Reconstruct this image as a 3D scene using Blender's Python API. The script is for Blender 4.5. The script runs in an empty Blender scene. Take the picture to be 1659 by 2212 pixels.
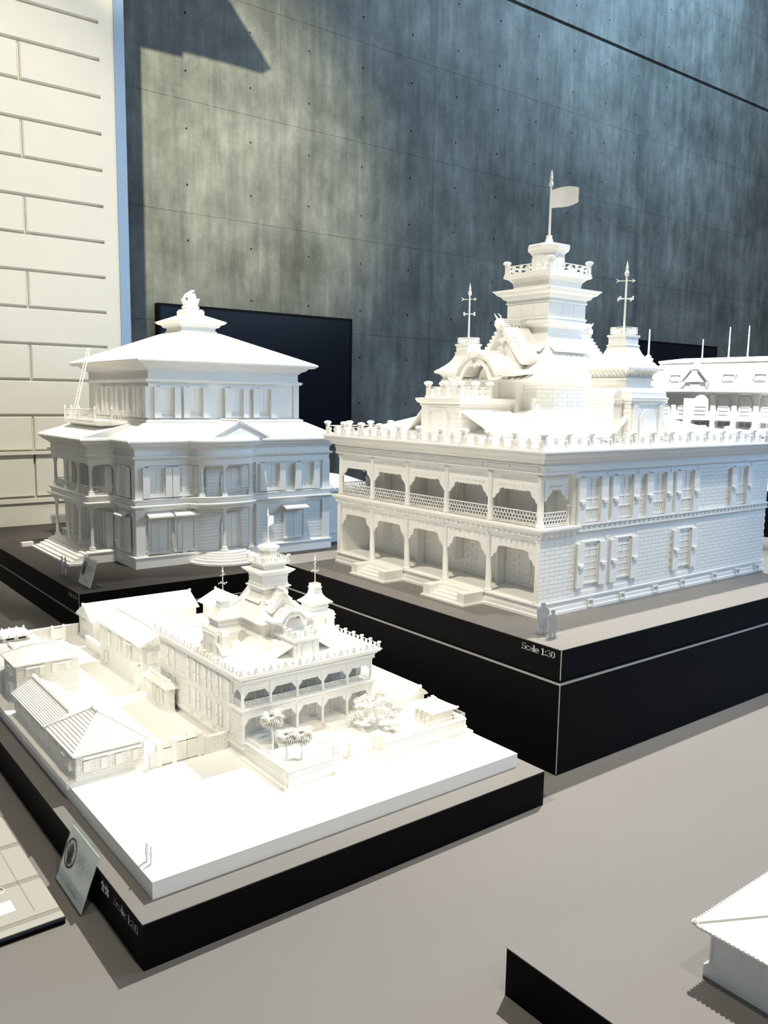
import bpy, math, random
from mathutils import Matrix, Vector
random.seed(7)
scn = bpy.context.scene
COL = scn.collection
PI = math.pi

# ------------------------------------------------------------------ camera
def make_camera():
    yaw, pitch, roll, f = math.radians(52.0989), math.radians(-7.7623), math.radians(0.91156), 1815.73
    F = Vector((math.cos(pitch)*math.cos(yaw), math.cos(pitch)*math.sin(yaw), math.sin(pitch)))
    R = Vector((math.sin(yaw), -math.cos(yaw), 0)); U = R.cross(F)
    R2 = math.cos(roll)*R + math.sin(roll)*U; U2 = -math.sin(roll)*R + math.cos(roll)*U
    cd = bpy.data.cameras.new('camera'); co = bpy.data.objects.new('camera', cd); COL.objects.link(co)
    m = Matrix((R2, U2, -F)).transposed().to_4x4()
    m.translation = Vector((-0.37903, -0.98310, 0.75)); co.matrix_world = m
    cd.sensor_fit = 'VERTICAL'; cd.sensor_height = 36.0; cd.lens = f*36.0/2212.0
    cd.clip_start = .02; cd.clip_end = 100
    scn.camera = co
make_camera()

# ------------------------------------------------------------------ world and large lights
wd = bpy.data.worlds.new('world'); scn.world = wd; wd.use_nodes = True
bg = wd.node_tree.nodes['Background']; bg.inputs[0].default_value = (1.0, .975, .92, 1); bg.inputs[1].default_value = .16
vs = scn.view_settings; vs.view_transform = 'Standard'; vs.look = 'None'; vs.exposure = 0.0; vs.gamma = 1; vs.use_curve_mapping = False

def aim(o, target):
    d = Vector(target) - o.location
    o.rotation_euler = d.to_track_quat('-Z', 'Y').to_euler()
def spot(name, loc, target, power, color, angle, blend=.5, size=.06):
    l = bpy.data.lights.new(name, 'SPOT'); l.energy = power; l.color = color
    l.spot_size = math.radians(angle); l.spot_blend = blend; l.shadow_soft_size = size
    o = bpy.data.objects.new(name, l); COL.objects.link(o); o.location = loc; aim(o, target); return o
def area(name, loc, target, power, color, sx, sy):
    l = bpy.data.lights.new(name, 'AREA'); l.energy = power; l.color = color; l.shape = 'RECTANGLE'; l.size = sx; l.size_y = sy
    o = bpy.data.objects.new(name, l); COL.objects.link(o); o.location = loc; aim(o, target); return o
WARM = (1.0, .93, .80); NEUT = (1.0, .975, .92); BLUE = (.50, .76, 1.0)
spot('ceiling_spot_key', (2.9, 1.0, 5.2), (.95, .12, .1), 2350, NEUT, 33, .45, .05)
spot('ceiling_spot_front', (.15, -1.5, 5.0), (.6, .15, .2), 340, WARM, 36, .8, .05)
spot('block_fill', (.25, -3.1, 3.6), (.5, .45, .12), 190, (1, .87, .62), 21, .85, .06)  # added warm fill on the city block front, stands in for bounced light
spot('ceiling_spot_model', (1.6, -1.2, 5.0), (1.36, .5, .6), 560, NEUT, 19, .8, .05)
spot('ceiling_spot_side', (-1.6, .1, 4.7), (1.05, .62, .35), 640, WARM, 25, .7, .05)
spot('ceiling_spot_hall', (2.7, 2.9, 5.0), (1.15, 2.25, .6), 500, NEUT, 19, .6, .05)
spot('ceiling_spot_rear', (.5, .9, 5.0), (1.12, 2.25, .5), 1150, (1, .96, .86), 20, .6, .05)
spot('ceiling_spot_far', (2.7, .7, 5.2), (4.5, 1.75, .6), 3600, (.95, .98, 1.0), 26, .7, .05)
spot('facade_spot', (-.4, -1.4, 4.9), (.55, 3.12, 1.4), 1250, (1, .94, .80), 30, .8, .06)
spot('wall_spot', (-.59, -1.0, 4.6), (2.85, 5.8, 2.9), 4700, (1, .95, .66), 28, .8, .02)
area('blue_fill', (8.5, -2.5, 4.2), (5.5, 4.0, 2.2), 240, (.66, .83, 1.0), 3.0, 2.4)  # blue fill light added at high right, its source unseen
area('flank_fill', (4.6, -1.5, 1.7), (2.2, 0.25, .45), 80, (.20, .52, 1.0), 1.4, 1.4)  # added blue fill for the large bank's flank, no known window
area('left_fill', (-2.7, -2.6, 1.9), (.5, -.5, .1), 15, (.30, .62, 1.0), 1.5, 1.5)  # added blue fill to tint the cottage wall, no known window
area('far_wall_washer', (9.0, 3.6, 6.4), (8.5, 5.8, 4.2), 190, (.42, .72, 1.0), 4.0, .5)

# ------------------------------------------------------------------ materials
def mat(name, col, rough=.6, metal=0, noise=0, nscale=30, bump=0, bscale=200, spec=.3, trans=0, ior=1.45, emit=None):
    m = bpy.data.materials.new(name); m.use_nodes = True; nt = m.node_tree; b = nt.nodes['Principled BSDF']
    b.inputs['Base Color'].default_value = (*col, 1); b.inputs['Roughness'].default_value = rough
    b.inputs['Metallic'].default_value = metal; b.inputs['Specular IOR Level'].default_value = spec
    b.inputs['Transmission Weight'].default_value = trans; b.inputs['IOR'].default_value = ior
    if noise or bump:
        tc = nt.nodes.new('ShaderNodeTexCoord')
    if noise:
        n = nt.nodes.new('ShaderNodeTexNoise'); n.inputs['Scale'].default_value = nscale; n.inputs['Detail'].default_value = 4
        nt.links.new(tc.outputs['Object'], n.inputs['Vector'])
        r = nt.nodes.new('ShaderNodeMapRange'); r.inputs['To Min'].default_value = 1-noise; r.inputs['To Max'].default_value = 1+noise
        nt.links.new(n.outputs[0], r.inputs[0])
        mx = nt.nodes.new('ShaderNodeVectorMath'); mx.operation = 'SCALE'; mx.inputs[0].default_value = col
        nt.links.new(r.outputs[0], mx.inputs['Scale']); nt.links.new(mx.outputs[0], b.inputs['Base Color'])
    if bump:
        n2 = nt.nodes.new('ShaderNodeTexNoise'); n2.inputs['Scale'].default_value = bscale; n2.inputs['Detail'].default_value = 3
        nt.links.new(tc.outputs['Object'], n2.inputs['Vector'])
        bp = nt.nodes.new('ShaderNodeBump'); bp.inputs['Strength'].default_value = bump; bp.inputs['Distance'].default_value = .002
        nt.links.new(n2.outputs[0], bp.inputs['Height']); nt.links.new(bp.outputs[0], b.inputs['Normal'])
    return m
def clear(name):
    m = bpy.data.materials.new(name); m.use_nodes = True; nt = m.node_tree; nt.nodes.clear()
    o = nt.nodes.new('ShaderNodeOutputMaterial'); mx = nt.nodes.new('ShaderNodeMixShader'); t = nt.nodes.new('ShaderNodeBsdfTransparent'); g = nt.nodes.new('ShaderNodeBsdfGlossy')
    mx.inputs[0].default_value = .07; t.inputs[0].default_value = (.93, .96, .95, 1); g.inputs['Roughness'].default_value = .05
    nt.links.new(t.outputs[0], mx.inputs[1]); nt.links.new(g.outputs[0], mx.inputs[2]); nt.links.new(mx.outputs[0], o.inputs[0]); return m
WHITE = mat('white_model_resin', (.85, .835, .785), .55, noise=.015, nscale=60)
GREY = mat('grey_laminate', (.168, .157, .143), .55, noise=.05, nscale=900, spec=.25)
BLACK = mat('black_laminate', (.0025, .0025, .003), .6, spec=.08)
EDGE = mat('pale_worn_edge', (.36, .36, .33), .5)
PRINT = mat('white_print', (.85, .85, .83), .5)
PAPER = mat('white_card', (.82, .81, .80), .6)
INK = mat('dark_ink', (.035, .03, .04), .6)
FAINT = mat('grey_ink', (.42, .42, .43), .6)
ACRYL = clear('clear_acrylic')
GREY_DIM = mat('grey_laminate_dimmed', (.055, .048, .043), .55, noise=.05, nscale=900, spec=.2)  # same laminate darkened, the dimmer light there put into its colour
BLUEACR = mat('pale_grey_acrylic', (.32, .35, .39), .35, spec=.4)
BOARD = mat('beige_grey_board', (.34, .33, .29), .6, noise=.06, nscale=500)
BOARDBAND = mat('darker_beige_band', (.235, .225, .195), .6, noise=.06, nscale=500)
NAVY = mat('navy_edge', (.016, .024, .045), .3, spec=.5)
TVB = mat('black_bezel', (.002, .003, .004), .5, spec=.1)
TVS = mat('dark_glass_screen', (.002, .006, .016), .25, spec=.2)
PLASTER = mat('cream_plaster', (.72, .69, .60), .8, noise=.03, nscale=6, bump=.25, bscale=35)
TRIMBLUE = mat('blue_lit_trim', (.26, .37, .52), .6)  # blue light falling on the trim is put into its colour
FLOORM = mat('dark_floor', (.05, .05, .05), .5)
FOLI = mat('white_foliage', (.84, .83, .77), .7)

def concrete_mat():
    m = bpy.data.materials.new('cast_concrete'); m.use_nodes = True; nt = m.node_tree; N = nt.nodes; L = nt.links
    b = N['Principled BSDF']; b.inputs['Roughness'].default_value = .62; b.inputs['Specular IOR Level'].default_value = .3
    g = N.new('ShaderNodeNewGeometry')
    def noise(scale, detail, sx=1, sz=1):
        mp = N.new('ShaderNodeMapping'); mp.inputs['Scale'].default_value = (sx, 1, sz); L.new(g.outputs['Position'], mp.inputs['Vector'])
        n = N.new('ShaderNodeTexNoise'); n.inputs['Scale'].default_value = scale; n.inputs['Detail'].default_value = detail
        n.inputs['Roughness'].default_value = .62; L.new(mp.outputs[0], n.inputs['Vector']); return n
    big = noise(1.1, 6); streak = noise(2.2, 5, 4.5, .35); fine = noise(26, 4); drip = noise(9, 3, 2.2, .25); blot = noise(3.6, 9, 1.2, .8)
    def ramp(n, lo, hi, a, c):
        r = N.new('ShaderNodeMapRange'); r.inputs['From Min'].default_value = lo; r.inputs['From Max'].default_value = hi
        r.inputs['To Min'].default_value = a; r.inputs['To Max'].default_value = c; L.new(n.outputs[0], r.inputs[0]); return r
    r1 = ramp(big, .3, .7, .62, 1.3); r2 = ramp(streak, .32, .68, .78, 1.2); r3 = ramp(fine, .3, .7, .92, 1.08); r4 = ramp(drip, .45, .75, 1.0, 1.16)
    def mul(a, c):
        q = N.new('ShaderNodeMath'); q.operation = 'MULTIPLY'; L.new(a.outputs[0], q.inputs[0]); L.new(c.outputs[0], q.inputs[1]); return q
    r5 = ramp(blot, .36, .64, .76, 1.20)
    v = mul(mul(mul(r1, r2), mul(r3, r4)), r5)
    s = N.new('ShaderNodeVectorMath'); s.operation = 'SCALE'; s.inputs[0].default_value = (.165, .172, .162); L.new(v.outputs[0], s.inputs['Scale'])
    L.new(s.outputs[0], b.inputs['Base Color'])
    bp = N.new('ShaderNodeBump'); bp.inputs['Strength'].default_value = .25; bp.inputs['Distance'].default_value = .004
    L.new(fine.outputs[0], bp.inputs['Height']); L.new(bp.outputs[0], b.inputs['Normal'])
    return m
CONC = concrete_mat()
HOLE = mat('dark_concrete_joint', (.07, .075, .072), .8)

# ------------------------------------------------------------------ mesh building helpers
def frame(o, u, n):
    u = Vector(u); n = Vector(n); o = Vector(o)
    return Matrix(((u.x, n.x, 0, o.x), (u.y, n.y, 0, o.y), (u.z, n.z, 1, o.z), (0, 0, 0, 1)))
class MB:
    def __init__(s, M=None): s.v = []; s.f = []; s.M = M
    def add(s, vs_, fs):
        k = len(s.v)
        if s.M is not None: vs_ = [s.M @ Vector(p) for p in vs_]
        s.v.extend([tuple(p) for p in vs_]); s.f.extend([tuple(i+k for i in q) for q in fs]); return s
    def box(s, x0, x1, y0, y1, z0, z1):
        return s.add([(x0,y0,z0),(x1,y0,z0),(x1,y1,z0),(x0,y1,z0),(x0,y0,z1),(x1,y0,z1),(x1,y1,z1),(x0,y1,z1)],
                     [(0,3,2,1),(4,5,6,7),(0,1,5,4),(1,2,6,5),(2,3,7,6),(3,0,4,7)])
    def cbox(s, x, y, z, dx, dy, dz): return s.box(x-dx/2, x+dx/2, y-dy/2, y+dy/2, z, z+dz)
    def rings(s, rs, cap0=True, cap1=True, close=False):
        n = len(rs[0]); vs_ = [p for r in rs for p in r]; fs = []
        m = len(rs)
        for i in range(m if close else m-1):
            a = i*n; b = ((i+1) % m)*n
            for j in range(n):
                k = (j+1) % n; fs.append((a+j, a+k, b+k, b+j))
        if cap0 and not close: fs.append(tuple(range(n-1, -1, -1)))
        if cap1 and not close: fs.append(tuple((m-1)*n+j for j in range(n)))
        return s.add(vs_, fs)
    def sweep(s, poly, prof, cap0=True, cap1=True): return s.rings([[(x, y, z) for x, y in offset(poly, d)] for d, z in prof], cap0, cap1)
    def lathe(s, x, y, prof, seg=12, ph=0):
        return s.rings([[(x+r*math.cos(2*PI*i/seg+ph), y+r*math.sin(2*PI*i/seg+ph), z) for i in range(seg)] for r, z in prof])
    def prism(s, pts, a, b, ax='y'):
        n = len(pts)
        def P(p, t):
            return (p[0], t, p[1]) if ax == 'y' else ((t, p[0], p[1]) if ax == 'x' else (p[0], p[1], t))
        return s.rings([[P(p, a) for p in pts], [P(p, b) for p in pts]])
    def tube(s, path, r, seg=6):
        pts = [Vector(p) for p in path]; rs = []
        rad = r if isinstance(r, (list, tuple)) else [r]*len(pts)
        for i, p in enumerate(pts):
            d = (pts[min(i+1, len(pts)-1)] - pts[max(i-1, 0)]).normalized()
            a = d.orthogonal().normalized() if i == 0 else (s._a - d*s._a.dot(d)).normalized()
            s._a = a; b = d.cross(a)
            rs.append([tuple(p + rad[i]*(a*math.cos(2*PI*k/seg) + b*math.sin(2*PI*k/seg))) for k in range(seg)])
        return s.rings(rs)
    def bar(s, p, q, w, t=None):          # thin square bar between two points
        return s.tube([p, q], (w*.7071), 4)
    def rect_rings(s, cx, cy, lst, cap0=True, cap1=True):
        return s.rings([[(cx-hx, cy-hy, z), (cx+hx, cy-hy, z), (cx+hx, cy+hy, z), (cx-hx, cy+hy, z)] for hx, hy, z in lst], cap0, cap1)
    def mesh(s, name):
        me = bpy.data.meshes.new(name); me.from_pydata(s.v, [], s.f); me.update(); return me
    def build(s, name, m=None, parent=None, smooth=False):
        me = s.mesh(name); me.materials.append(m or WHITE)
        if smooth:
            for p in me.polygons: p.use_smooth = True
        return put(name, me, parent)
def put(name, me, parent=None, loc=None, rz=None, sc=None):
    o = bpy.data.objects.new(name, me); COL.objects.link(o)
    if parent is not None: o.parent = parent
    if loc is not None: o.location = loc
    if rz is not None: o.rotation_euler = (0, 0, rz)
    if sc is not None: o.scale = sc
    return o
def offset(poly, d):
    n = len(poly); out = []
    for i in range(n):
        p0 = Vector(poly[i-1]); p1 = Vector(poly[i]); p2 = Vector(poly[(i+1) % n])
        e1 = (p1-p0).normalized(); e2 = (p2-p1).normalized()
        n1 = Vector((e1.y, -e1.x)); n2 = Vector((e2.y, -e2.x))
        k = 1+n1.dot(n2)
        m = (n1+n2)/max(k, .25)
        out.append(tuple(p1+m*d))
    return out
def rect(x0, y0, x1, y1): return [(x0, y0), (x1, y0), (x1, y1), (x0, y1)]
def tag(o, label, cat, group=None):
    o['label'] = label; o['category'] = cat
    if group: o['group'] = group
    return o
def thing(name, label, cat, loc=(0,0,0), rz=0, sc=1, group=None):
    o = bpy.data.objects.new(name, None); COL.objects.link(o); o.location = loc; o.rotation_euler = (0, 0, rz)
    o.scale = (sc, sc, sc) if not isinstance(sc, tuple) else sc; o.empty_display_size = .02
    return tag(o, label, cat, group)
def struct(o): o['kind'] = 'structure'; return o
def stuff(o): o['kind'] = 'stuff'; return o
def copy_tree(o, parent=None, skip=()):
    c = o.copy(); COL.objects.link(c); c.parent = parent
    for ch in o.children:
        if ch.name.split('.')[0] not in skip: copy_tree(ch, c, skip)
    return c
def hexnet(mb, w, h, r, t):
    # honeycomb wires in the local x-z plane (y = 0)
    seen = set(); dx = r*math.sqrt(3); dz = 1.5*r; rows = int(h/dz)+2; cols = int(w/dx)+2
    for j in range(-1, rows):
        for i in range(-1, cols):
            cx = i*dx+(dx/2 if j % 2 else 0); cz = j*dz
            pts = [(cx+r*math.sin(PI/3*k), cz+r*math.cos(PI/3*k)) for k in range(6)]
            for k in range(6):
                a, b = pts[k], pts[(k+1) % 6]
                key = tuple(sorted((tuple(round(q, 4) for q in a), tuple(round(q, 4) for q in b))))
                if key in seen: continue
                seen.add(key)
                if min(a[0], b[0]) < -1e-4 or max(a[0], b[0]) > w+1e-4 or min(a[1], b[1]) < -1e-4 or max(a[1], b[1]) > h+1e-4: continue
                mb.bar((a[0], 0, a[1]), (b[0], 0, b[1]), t)
def lattice_panel(w, h, r=.0056, t=.0019):
    mb = MB(); hexnet(mb, w, h, r, t)
    mb.box(0, w, -.0013, .0013, h, h+.0025); mb.box(0, w, -.0012, .0012, -.001, .0012)
    return mb
def bricks(u0, u1, z0, z1, bl, bh, gap, holes=()):
    # running-bond rectangles on a wall face; returns (full, clipped)
    full = []; part = []; j = 0; z = z0
    while z+bh*.6 < z1:
        zt = min(z+bh-gap, z1); u = u0-(bl/2 if j % 2 else 0)
        while u < u1:
            a = max(u, u0); b = min(u+bl-gap, u1); segs = [(a, b)]
            for (h0, h1, y0, y1) in holes:
                if zt > y0 and z < y1:
                    ns = []
                    for (p, q) in segs:
                        if q <= h0 or p >= h1: ns.append((p, q))
                        else:
                            if p < h0: ns.append((p, h0))
                            if q > h1: ns.append((h1, q))
                    segs = ns
            for (p, q) in segs:
                if q-p > bl*.12:
                    (full if abs((q-p)-(bl-gap)) < 1e-6 and abs((zt-z)-(bh-gap)) < 1e-6 else part).append((p, q, z, zt))
            u += bl
        z += bh; j += 1
    return full, part
def brickwork(parent, M, u0, u1, z0, z1, bl, bh, gap, n0, n1, holes=(), name='brickwork'):
    f, p = bricks(u0, u1, z0, z1, bl, bh, gap, holes); mb = MB(M)
    for (a, b, c, d) in f+p: mb.box(a, b, n0, n1, c, d)
    return stuff(mb.build(name, WHITE, parent))
def arch_pts(w, z0, zs, n=8):
    return [(-w, z0), (w, z0), (w, zs)]+[(w*math.cos(PI*k/n), zs+w*math.sin(PI*k/n)) for k in range(1, n)]+[(-w, zs)]
def text(body, size, m, M, parent, name='lettering', align='LEFT'):
    cu = bpy.data.curves.new(name, 'FONT'); cu.body = body; cu.size = size; cu.extrude = .0002; cu.align_x = align; cu.resolution_u = 3
    o = bpy.data.objects.new('tmp_text', cu); COL.objects.link(o)
    bpy.context.view_layer.update()
    me = bpy.data.meshes.new_from_object(o.evaluated_get(bpy.context.evaluated_depsgraph_get()))
    bpy.data.objects.remove(o); me.transform(M); me.materials.clear(); me.materials.append(m); me.name = name
    return put(name, me, parent)
# ------------------------------------------------------------------ the room
YW = 5.82
def room():
    struct(MB().box(-4, 15, -5, YW+.25, -.86, -.80).build('floor', FLOORM))
    wall = struct(MB().box(-4, 15, YW+.03, YW+.25, -.80, 7.6).build('wall_back', HOLE))
    # cast panels, each with six recessed tie holes
    pw, ph, gap = 1.798, .896, .0024
    def panel(w, h):
        mb = MB(); nx, nz = 3, 2; cw = w/nx; ch = h/nz; r = .0105; dep = .03
        for i in range(nx):
            for j in range(nz):
                x0 = i*cw; z0 = j*ch; cx = x0+cw/2; cz = z0+ch/2
                sq = [(x0+cw, cz), (x0+cw, z0+ch), (cx, z0+ch), (x0, z0+ch), (x0, cz), (x0, z0), (cx, z0), (x0+cw, z0)]
                ci = [(cx+r*math.cos(PI/4*k), cz+r*math.sin(PI/4*k)) for k in range(8)]
                mb.rings([[(x, 0, z) for x, z in sq], [(x, 0, z) for x, z in ci], [(cx+(x-cx)*.72, dep, cz+(z-cz)*.72) for x, z in ci]], False, True)
        mb.add([(0,0,0),(w,0,0),(w,0,h),(0,0,h),(0,dep,0),(w,dep,0),(w,dep,h),(0,dep,h)], [(0,1,5,4),(1,2,6,5),(2,3,7,6),(3,0,4,7)])
        me = mb.mesh('panel'); me.materials.append(CONC); return me
    pm = panel(pw-gap, ph-gap)
    for k in range(-4, 7):
        for j in range(-4, 6):
            z0 = 2.255+.896*j + (.035 if j >= 3 else 0)
            if z0 < -1.4: continue
            put('panel', pm, wall, (3.683+pw*k+gap/2, YW, z0+gap/2))
    # cream facade mock-up on the left: rusticated blocks with sunk joints
    fy = 3.12; c = .164
    fac = struct(MB().box(-2.2, 1.168, fy+.022, fy+.30, -.80, 5.6).build('wall_left', PLASTER))
    def block(x0, x1, z0, z1, d=.022, ch=.0055):
        g = .0040
        mb = MB(); a, b, e, f = x0+g, x1-g, z0+g, z1-g
        mb.rings([[(x, fy+d, z) for x, z in ((a,e),(b,e),(b,f),(a,f))], [(x, fy+d*.35, z) for x, z in ((a,e),(b,e),(b,f),(a,f))],
                  [(x, fy, z) for x, z in ((a+ch,e+ch),(b-ch,e+ch),(b-ch,f-ch),(a+ch,f-ch))]])
        mb.build('block', PLASTER, fac)
    z = .476; r = 0
    while z < 4.9:
        if r % 2 == 0:
            x = .741
            block(.741, 1.121, z, z+c)
            for q in range(4): block(.741-.72*(q+1), .741-.72*q, z, z+c)
        else:
            for q in range(4): block(1.107-.90*(q+1), 1.107-.90*q+(.014 if q == 0 else 0), z, z+c)
        z += c; r += 1
    MB().box(1.100, 1.168, fy+.0004, fy+.03, .476, 5.6).build('edge_strip', PLASTER, fac)
    MB().box(-2.2, 1.168, fy-.028, fy+.03, .462, .476).build('ledge', PLASTER, fac)
    for (a, b) in ((-1.9, -.3), (-.3, .735), (.742, 1.165)): MB().box(a+.002, b-.002, fy-.006, fy+.03, .268, .461).build('block', PLASTER, fac)
    MB().box(-2.2, 1.168, fy-.030, fy+.03, .238, .256).build('ledge', PLASTER, fac)
    MB().box(-2.2, 1.168, fy-.016, fy+.03, -.8, .238).build('plinth_course', PLASTER, fac)
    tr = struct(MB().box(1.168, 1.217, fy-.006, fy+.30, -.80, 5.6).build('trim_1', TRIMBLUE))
    # unseen blocker added above the frame, cut to break the wall spot beam
    Lp = Vector((-.59, -1.0, 4.6)); yb = 2.5; t = (yb+1.0)/(YW+1.0)
    pts = [(2.1, 3.30), (2.1, 4.9), (2.5, 4.9), (3.186, 4.03), (3.594, 3.578), (3.493, 3.516), (3.203, 3.522), (2.762, 3.513), (2.761, 3.471), (2.409, 3.461), (2.1, 3.461)][1:]
    pp = [(Lp.x+(x-Lp.x)*t, Lp.z+(zz-Lp.z)*t) for x, zz in pts]
    struct(MB().prism(pp, yb, yb+.03).build('shadow_blocker', FLOORM))
    # wall screens
    for (x0, x1, z0, z1, lab) in ((2.475, 4.435, .36, 1.492, 'large dark television on the concrete wall behind the hip-roofed model with the ladder'),
                             (8.55, 10.83, .25, 1.54, 'dark blue television on the concrete wall above the mansard-roofed model')):
        t = thing('television', lab, 'television', ((x0+x1)/2, YW-.0235, z0))
        w = (x1-x0)/2; h = z1-z0; fr = .022
        MB().box(-w, w, -.045, .022, 0, h).build('body', TVB, t)
        mb = MB(); mb.box(-w, w, -.052, -.045, 0, fr); mb.box(-w, w, -.052, -.045, h-fr, h); mb.box(-w, -w+fr, -.052, -.045, fr, h-fr); mb.box(w-fr, w, -.052, -.045, fr, h-fr)
        mb.build('bezel', TVB, t); MB().box(-w+fr, w-fr, -.048, -.0455, fr, h-fr).build('screen', TVS, t)
room()

# ------------------------------------------------------------------ table and plinths
def furniture():
    t = thing('display_table', 'wide grey laminate display table carrying the black plinths', 'table', (2.5, 1.1, -.80))
    MB().box(-3.25, 4.6, -1.95, 1.99, .74, .80).build('tabletop', GREY, t)
    MB().box(-3.05, 4.4, -1.75, 1.90, 0, .74).build('table_base', BLACK, t)
furniture()
def plinth(label, x0, y0, x1, y1, h, seam=None, top=None):
    p = thing('plinth', label, 'plinth', (x0, y0, 0)); w, d = x1-x0, y1-y0
    e = .0012
    if seam:
        h1, h2 = seam
        mb = MB(); mb.box(0, w, 0, d, 0, h1-.003); mb.build('lower_block', BLACK, p)
        MB().box(-.0002, w+.0002, -.0002, d+.0002, h1-.003, h1).build('pale_edge', EDGE, p)
        MB().box(.006, w-.006, .006, d-.006, h1, h2).build('shadow_gap', BLACK, p)
        MB().box(0, w, 0, d, h2, h-.0015).build('upper_slab', BLACK, p)
        mb = MB(); mb.box(-.0004, .0012, -.0004, .0012, .003, h1-.003); mb.box(-.0004, .0012, -.0004, .0012, h2, h-.0015); mb.build('corner_edge', EDGE, p)
    else:
        MB().box(0, w, 0, d, 0, h-.0015).build('block', BLACK, p)
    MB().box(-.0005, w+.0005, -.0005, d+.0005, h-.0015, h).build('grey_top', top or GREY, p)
    return p
ZB, ZA, ZC, ZE = .2613, .134, .0669, .0657
PB = plinth('tall black plinth with a pale seam line under the model with the flag tower', .8878, .0668, 2.35, 1.2127, ZB, (.1908, .199))
PA = plinth('wide black plinth with a thin seam under the hip-roofed model with the ladder', .4366, 1.5902, 2.6, 3.085, ZA, (.0655, .071), GREY_DIM)
PC = plinth('low black plinth under the white city block model', 0, 0, .7738, 1.345, ZC)
PE = plinth('low black plinth with a big empty grey top, only a small cottage model on it', .3498, -.80, 1.3, -.3133, ZE)
PD = plinth('distant black plinth behind the flag tower model, carrying the mansard-roofed model', 4.22, .6, 5.6, 2.75, ZB)

# wording on the plinths
def mtx(o, xd, yd):
    xd = Vector(xd); yd = Vector(yd); zd = xd.cross(yd)
    m = Matrix((xd, yd, zd)).transposed().to_4x4(); m.translation = Vector(o); return m
def serif(body, size, m, M, parent, cond=1.0, name='lettering'):
    # pen-drawn serif letters: broad horizontal nib, thin cross strokes
    def arc(cx, cy, rx, ry, a0, a1, n=14): return [(cx+rx*math.cos(math.radians(a0+(a1-a0)*k/n)), cy+ry*math.sin(math.radians(a0+(a1-a0)*k/n))) for k in range(n+1)]
    G = {'S': (.62, [arc(.30,.76,.22,.24,20,230)+arc(.30,.26,.24,.26,70,-160), [(.51,.98),(.51,.80)], [(.06,.02),(.06,.22)]]),
         'c': (.54, [arc(.29,.34,.24,.34,45,315)]),
         'a': (.56, [arc(.26,.52,.18,.16,160,0)+[(.44,.05)], arc(.26,.20,.20,.20,90,360), [(.44,.02),(.54,.02)]]),
         'l': (.32, [[(.15,0),(.15,1.04)], [(.03,.015),(.28,.015)], [(.03,1.02),(.15,1.02)]]),
         'e': (.56, [[(.06,.36),(.50,.36)]+arc(.28,.34,.23,.34,5,310)]),
         '1': (.50, [[(.25,0),(.25,1.0)], [(.10,.84),(.25,.98)], [(.08,.015),(.42,.015)]]),
         ':': (.34, [[(.16,.10),(.16,.20)], [(.16,.58),(.16,.68)]]),
         '3': (.60, [arc(.27,.76,.20,.23,150,-80), arc(.27,.27,.24,.27,85,-155)]),
         '0': (.62, [arc(.30,.5,.22,.5,0,360,24)]),
         '8': (.62, [arc(.30,.76,.18,.23,0,360,20), arc(.30,.27,.22,.27,0,360,20)]), ' ': (.34, [])}
    mb = MB(); x = 0; w, t = .135, .060
    for ch in body:
        adv, strokes = G[ch]
        for st in strokes:
            for (p, q) in zip(st, st[1:]):
                P = [(p[0]-w/2,p[1]-t/2),(p[0]+w/2,p[1]-t/2),(p[0]+w/2,p[1]+t/2),(p[0]-w/2,p[1]+t/2),(q[0]-w/2,q[1]-t/2),(q[0]+w/2,q[1]-t/2),(q[0]+w/2,q[1]+t/2),(q[0]-w/2,q[1]+t/2)]
                up = q[1] >= p[1]; right = q[0] >= p[0]
                idx = {(1,1): (0,1,5,6,7,3), (1,0): (0,1,2,6,7,4), (0,1): (4,5,6,2,3,0), (0,0): (4,5,1,2,3,7)}[(int(up), int(right))]
                mb.add([((x+P[i][0])*size*cond, P[i][1]*size, 0) for i in idx], [tuple(range(6))])
        x += adv
    me = mb.mesh(name); me.transform(M); me.materials.append(m); return put(name, me, parent)
def plinth_text(p, body, y_start, z, size, cond=1.0, x=0.0, y0=0.0):
    M = mtx((-.0007, y_start-y0, z), (0, -1, 0), (0, 0, 1))
    if all(c in 'Scale 1:308' for c in body): return serif(body, size, PRINT, M, p, cond)
    return text(body, size, PRINT, M @ Matrix.Diagonal((cond, 1, 1, 1)), p)
# ------------------------------------------------------------------ model bank with the flag tower
BW, BD, BV, BE = .802, .985, .112, .006          # front length, depth, veranda depth, wall inset
def roof_post_mesh():
    mb = MB(); mb.rect_rings(0, 0, [(.0055,.0055,0),(.0055,.0055,.005),(.004,.004,.006),(.004,.004,.028),(.006,.006,.030)])
    mb.lathe(0, 0, [(.005,.030),(.0105,.033),(.0115,.036),(.009,.039),(.004,.0405)], 10)
    me = mb.mesh('post'); me.materials.append(WHITE); return me
def balustrade_mesh(w):
    # open panel of a roof parapet: rails, trefoils and pointed feet
    mb = MB(); h = .027; t = .0014
    mb.box(0, w, -t, t, h-.002, h); mb.box(0, w, -t, t, .004, .006); mb.box(0, w, -.0024, .0024, 0, .004)
    def disc(x, z, r):
        mb.prism([(x+r*math.cos(2*PI*k/8), z+r*math.sin(2*PI*k/8)) for k in range(8)], -t, t)
    for s in (.5,):
        cx = w*s; disc(cx-.0058, .0165, .0048); disc(cx+.0058, .0165, .0048); disc(cx, .0215, .0046)
        mb.prism([(cx-.010,.006),(cx+.010,.006),(cx+.002,.015),(cx-.002,.015)], -t, t)
    for cx, sg in ((0, 1), (w, -1)):
        disc(cx+sg*.005, .0165, .0045); mb.prism([(cx, .006), (cx+sg*.011, .006), (cx+sg*.002, .015), (cx, .015)], -t, t)
    me = mb.mesh('balustrade_panel'); me.materials.append(WHITE); return me
POSTM = roof_post_mesh()
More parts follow.
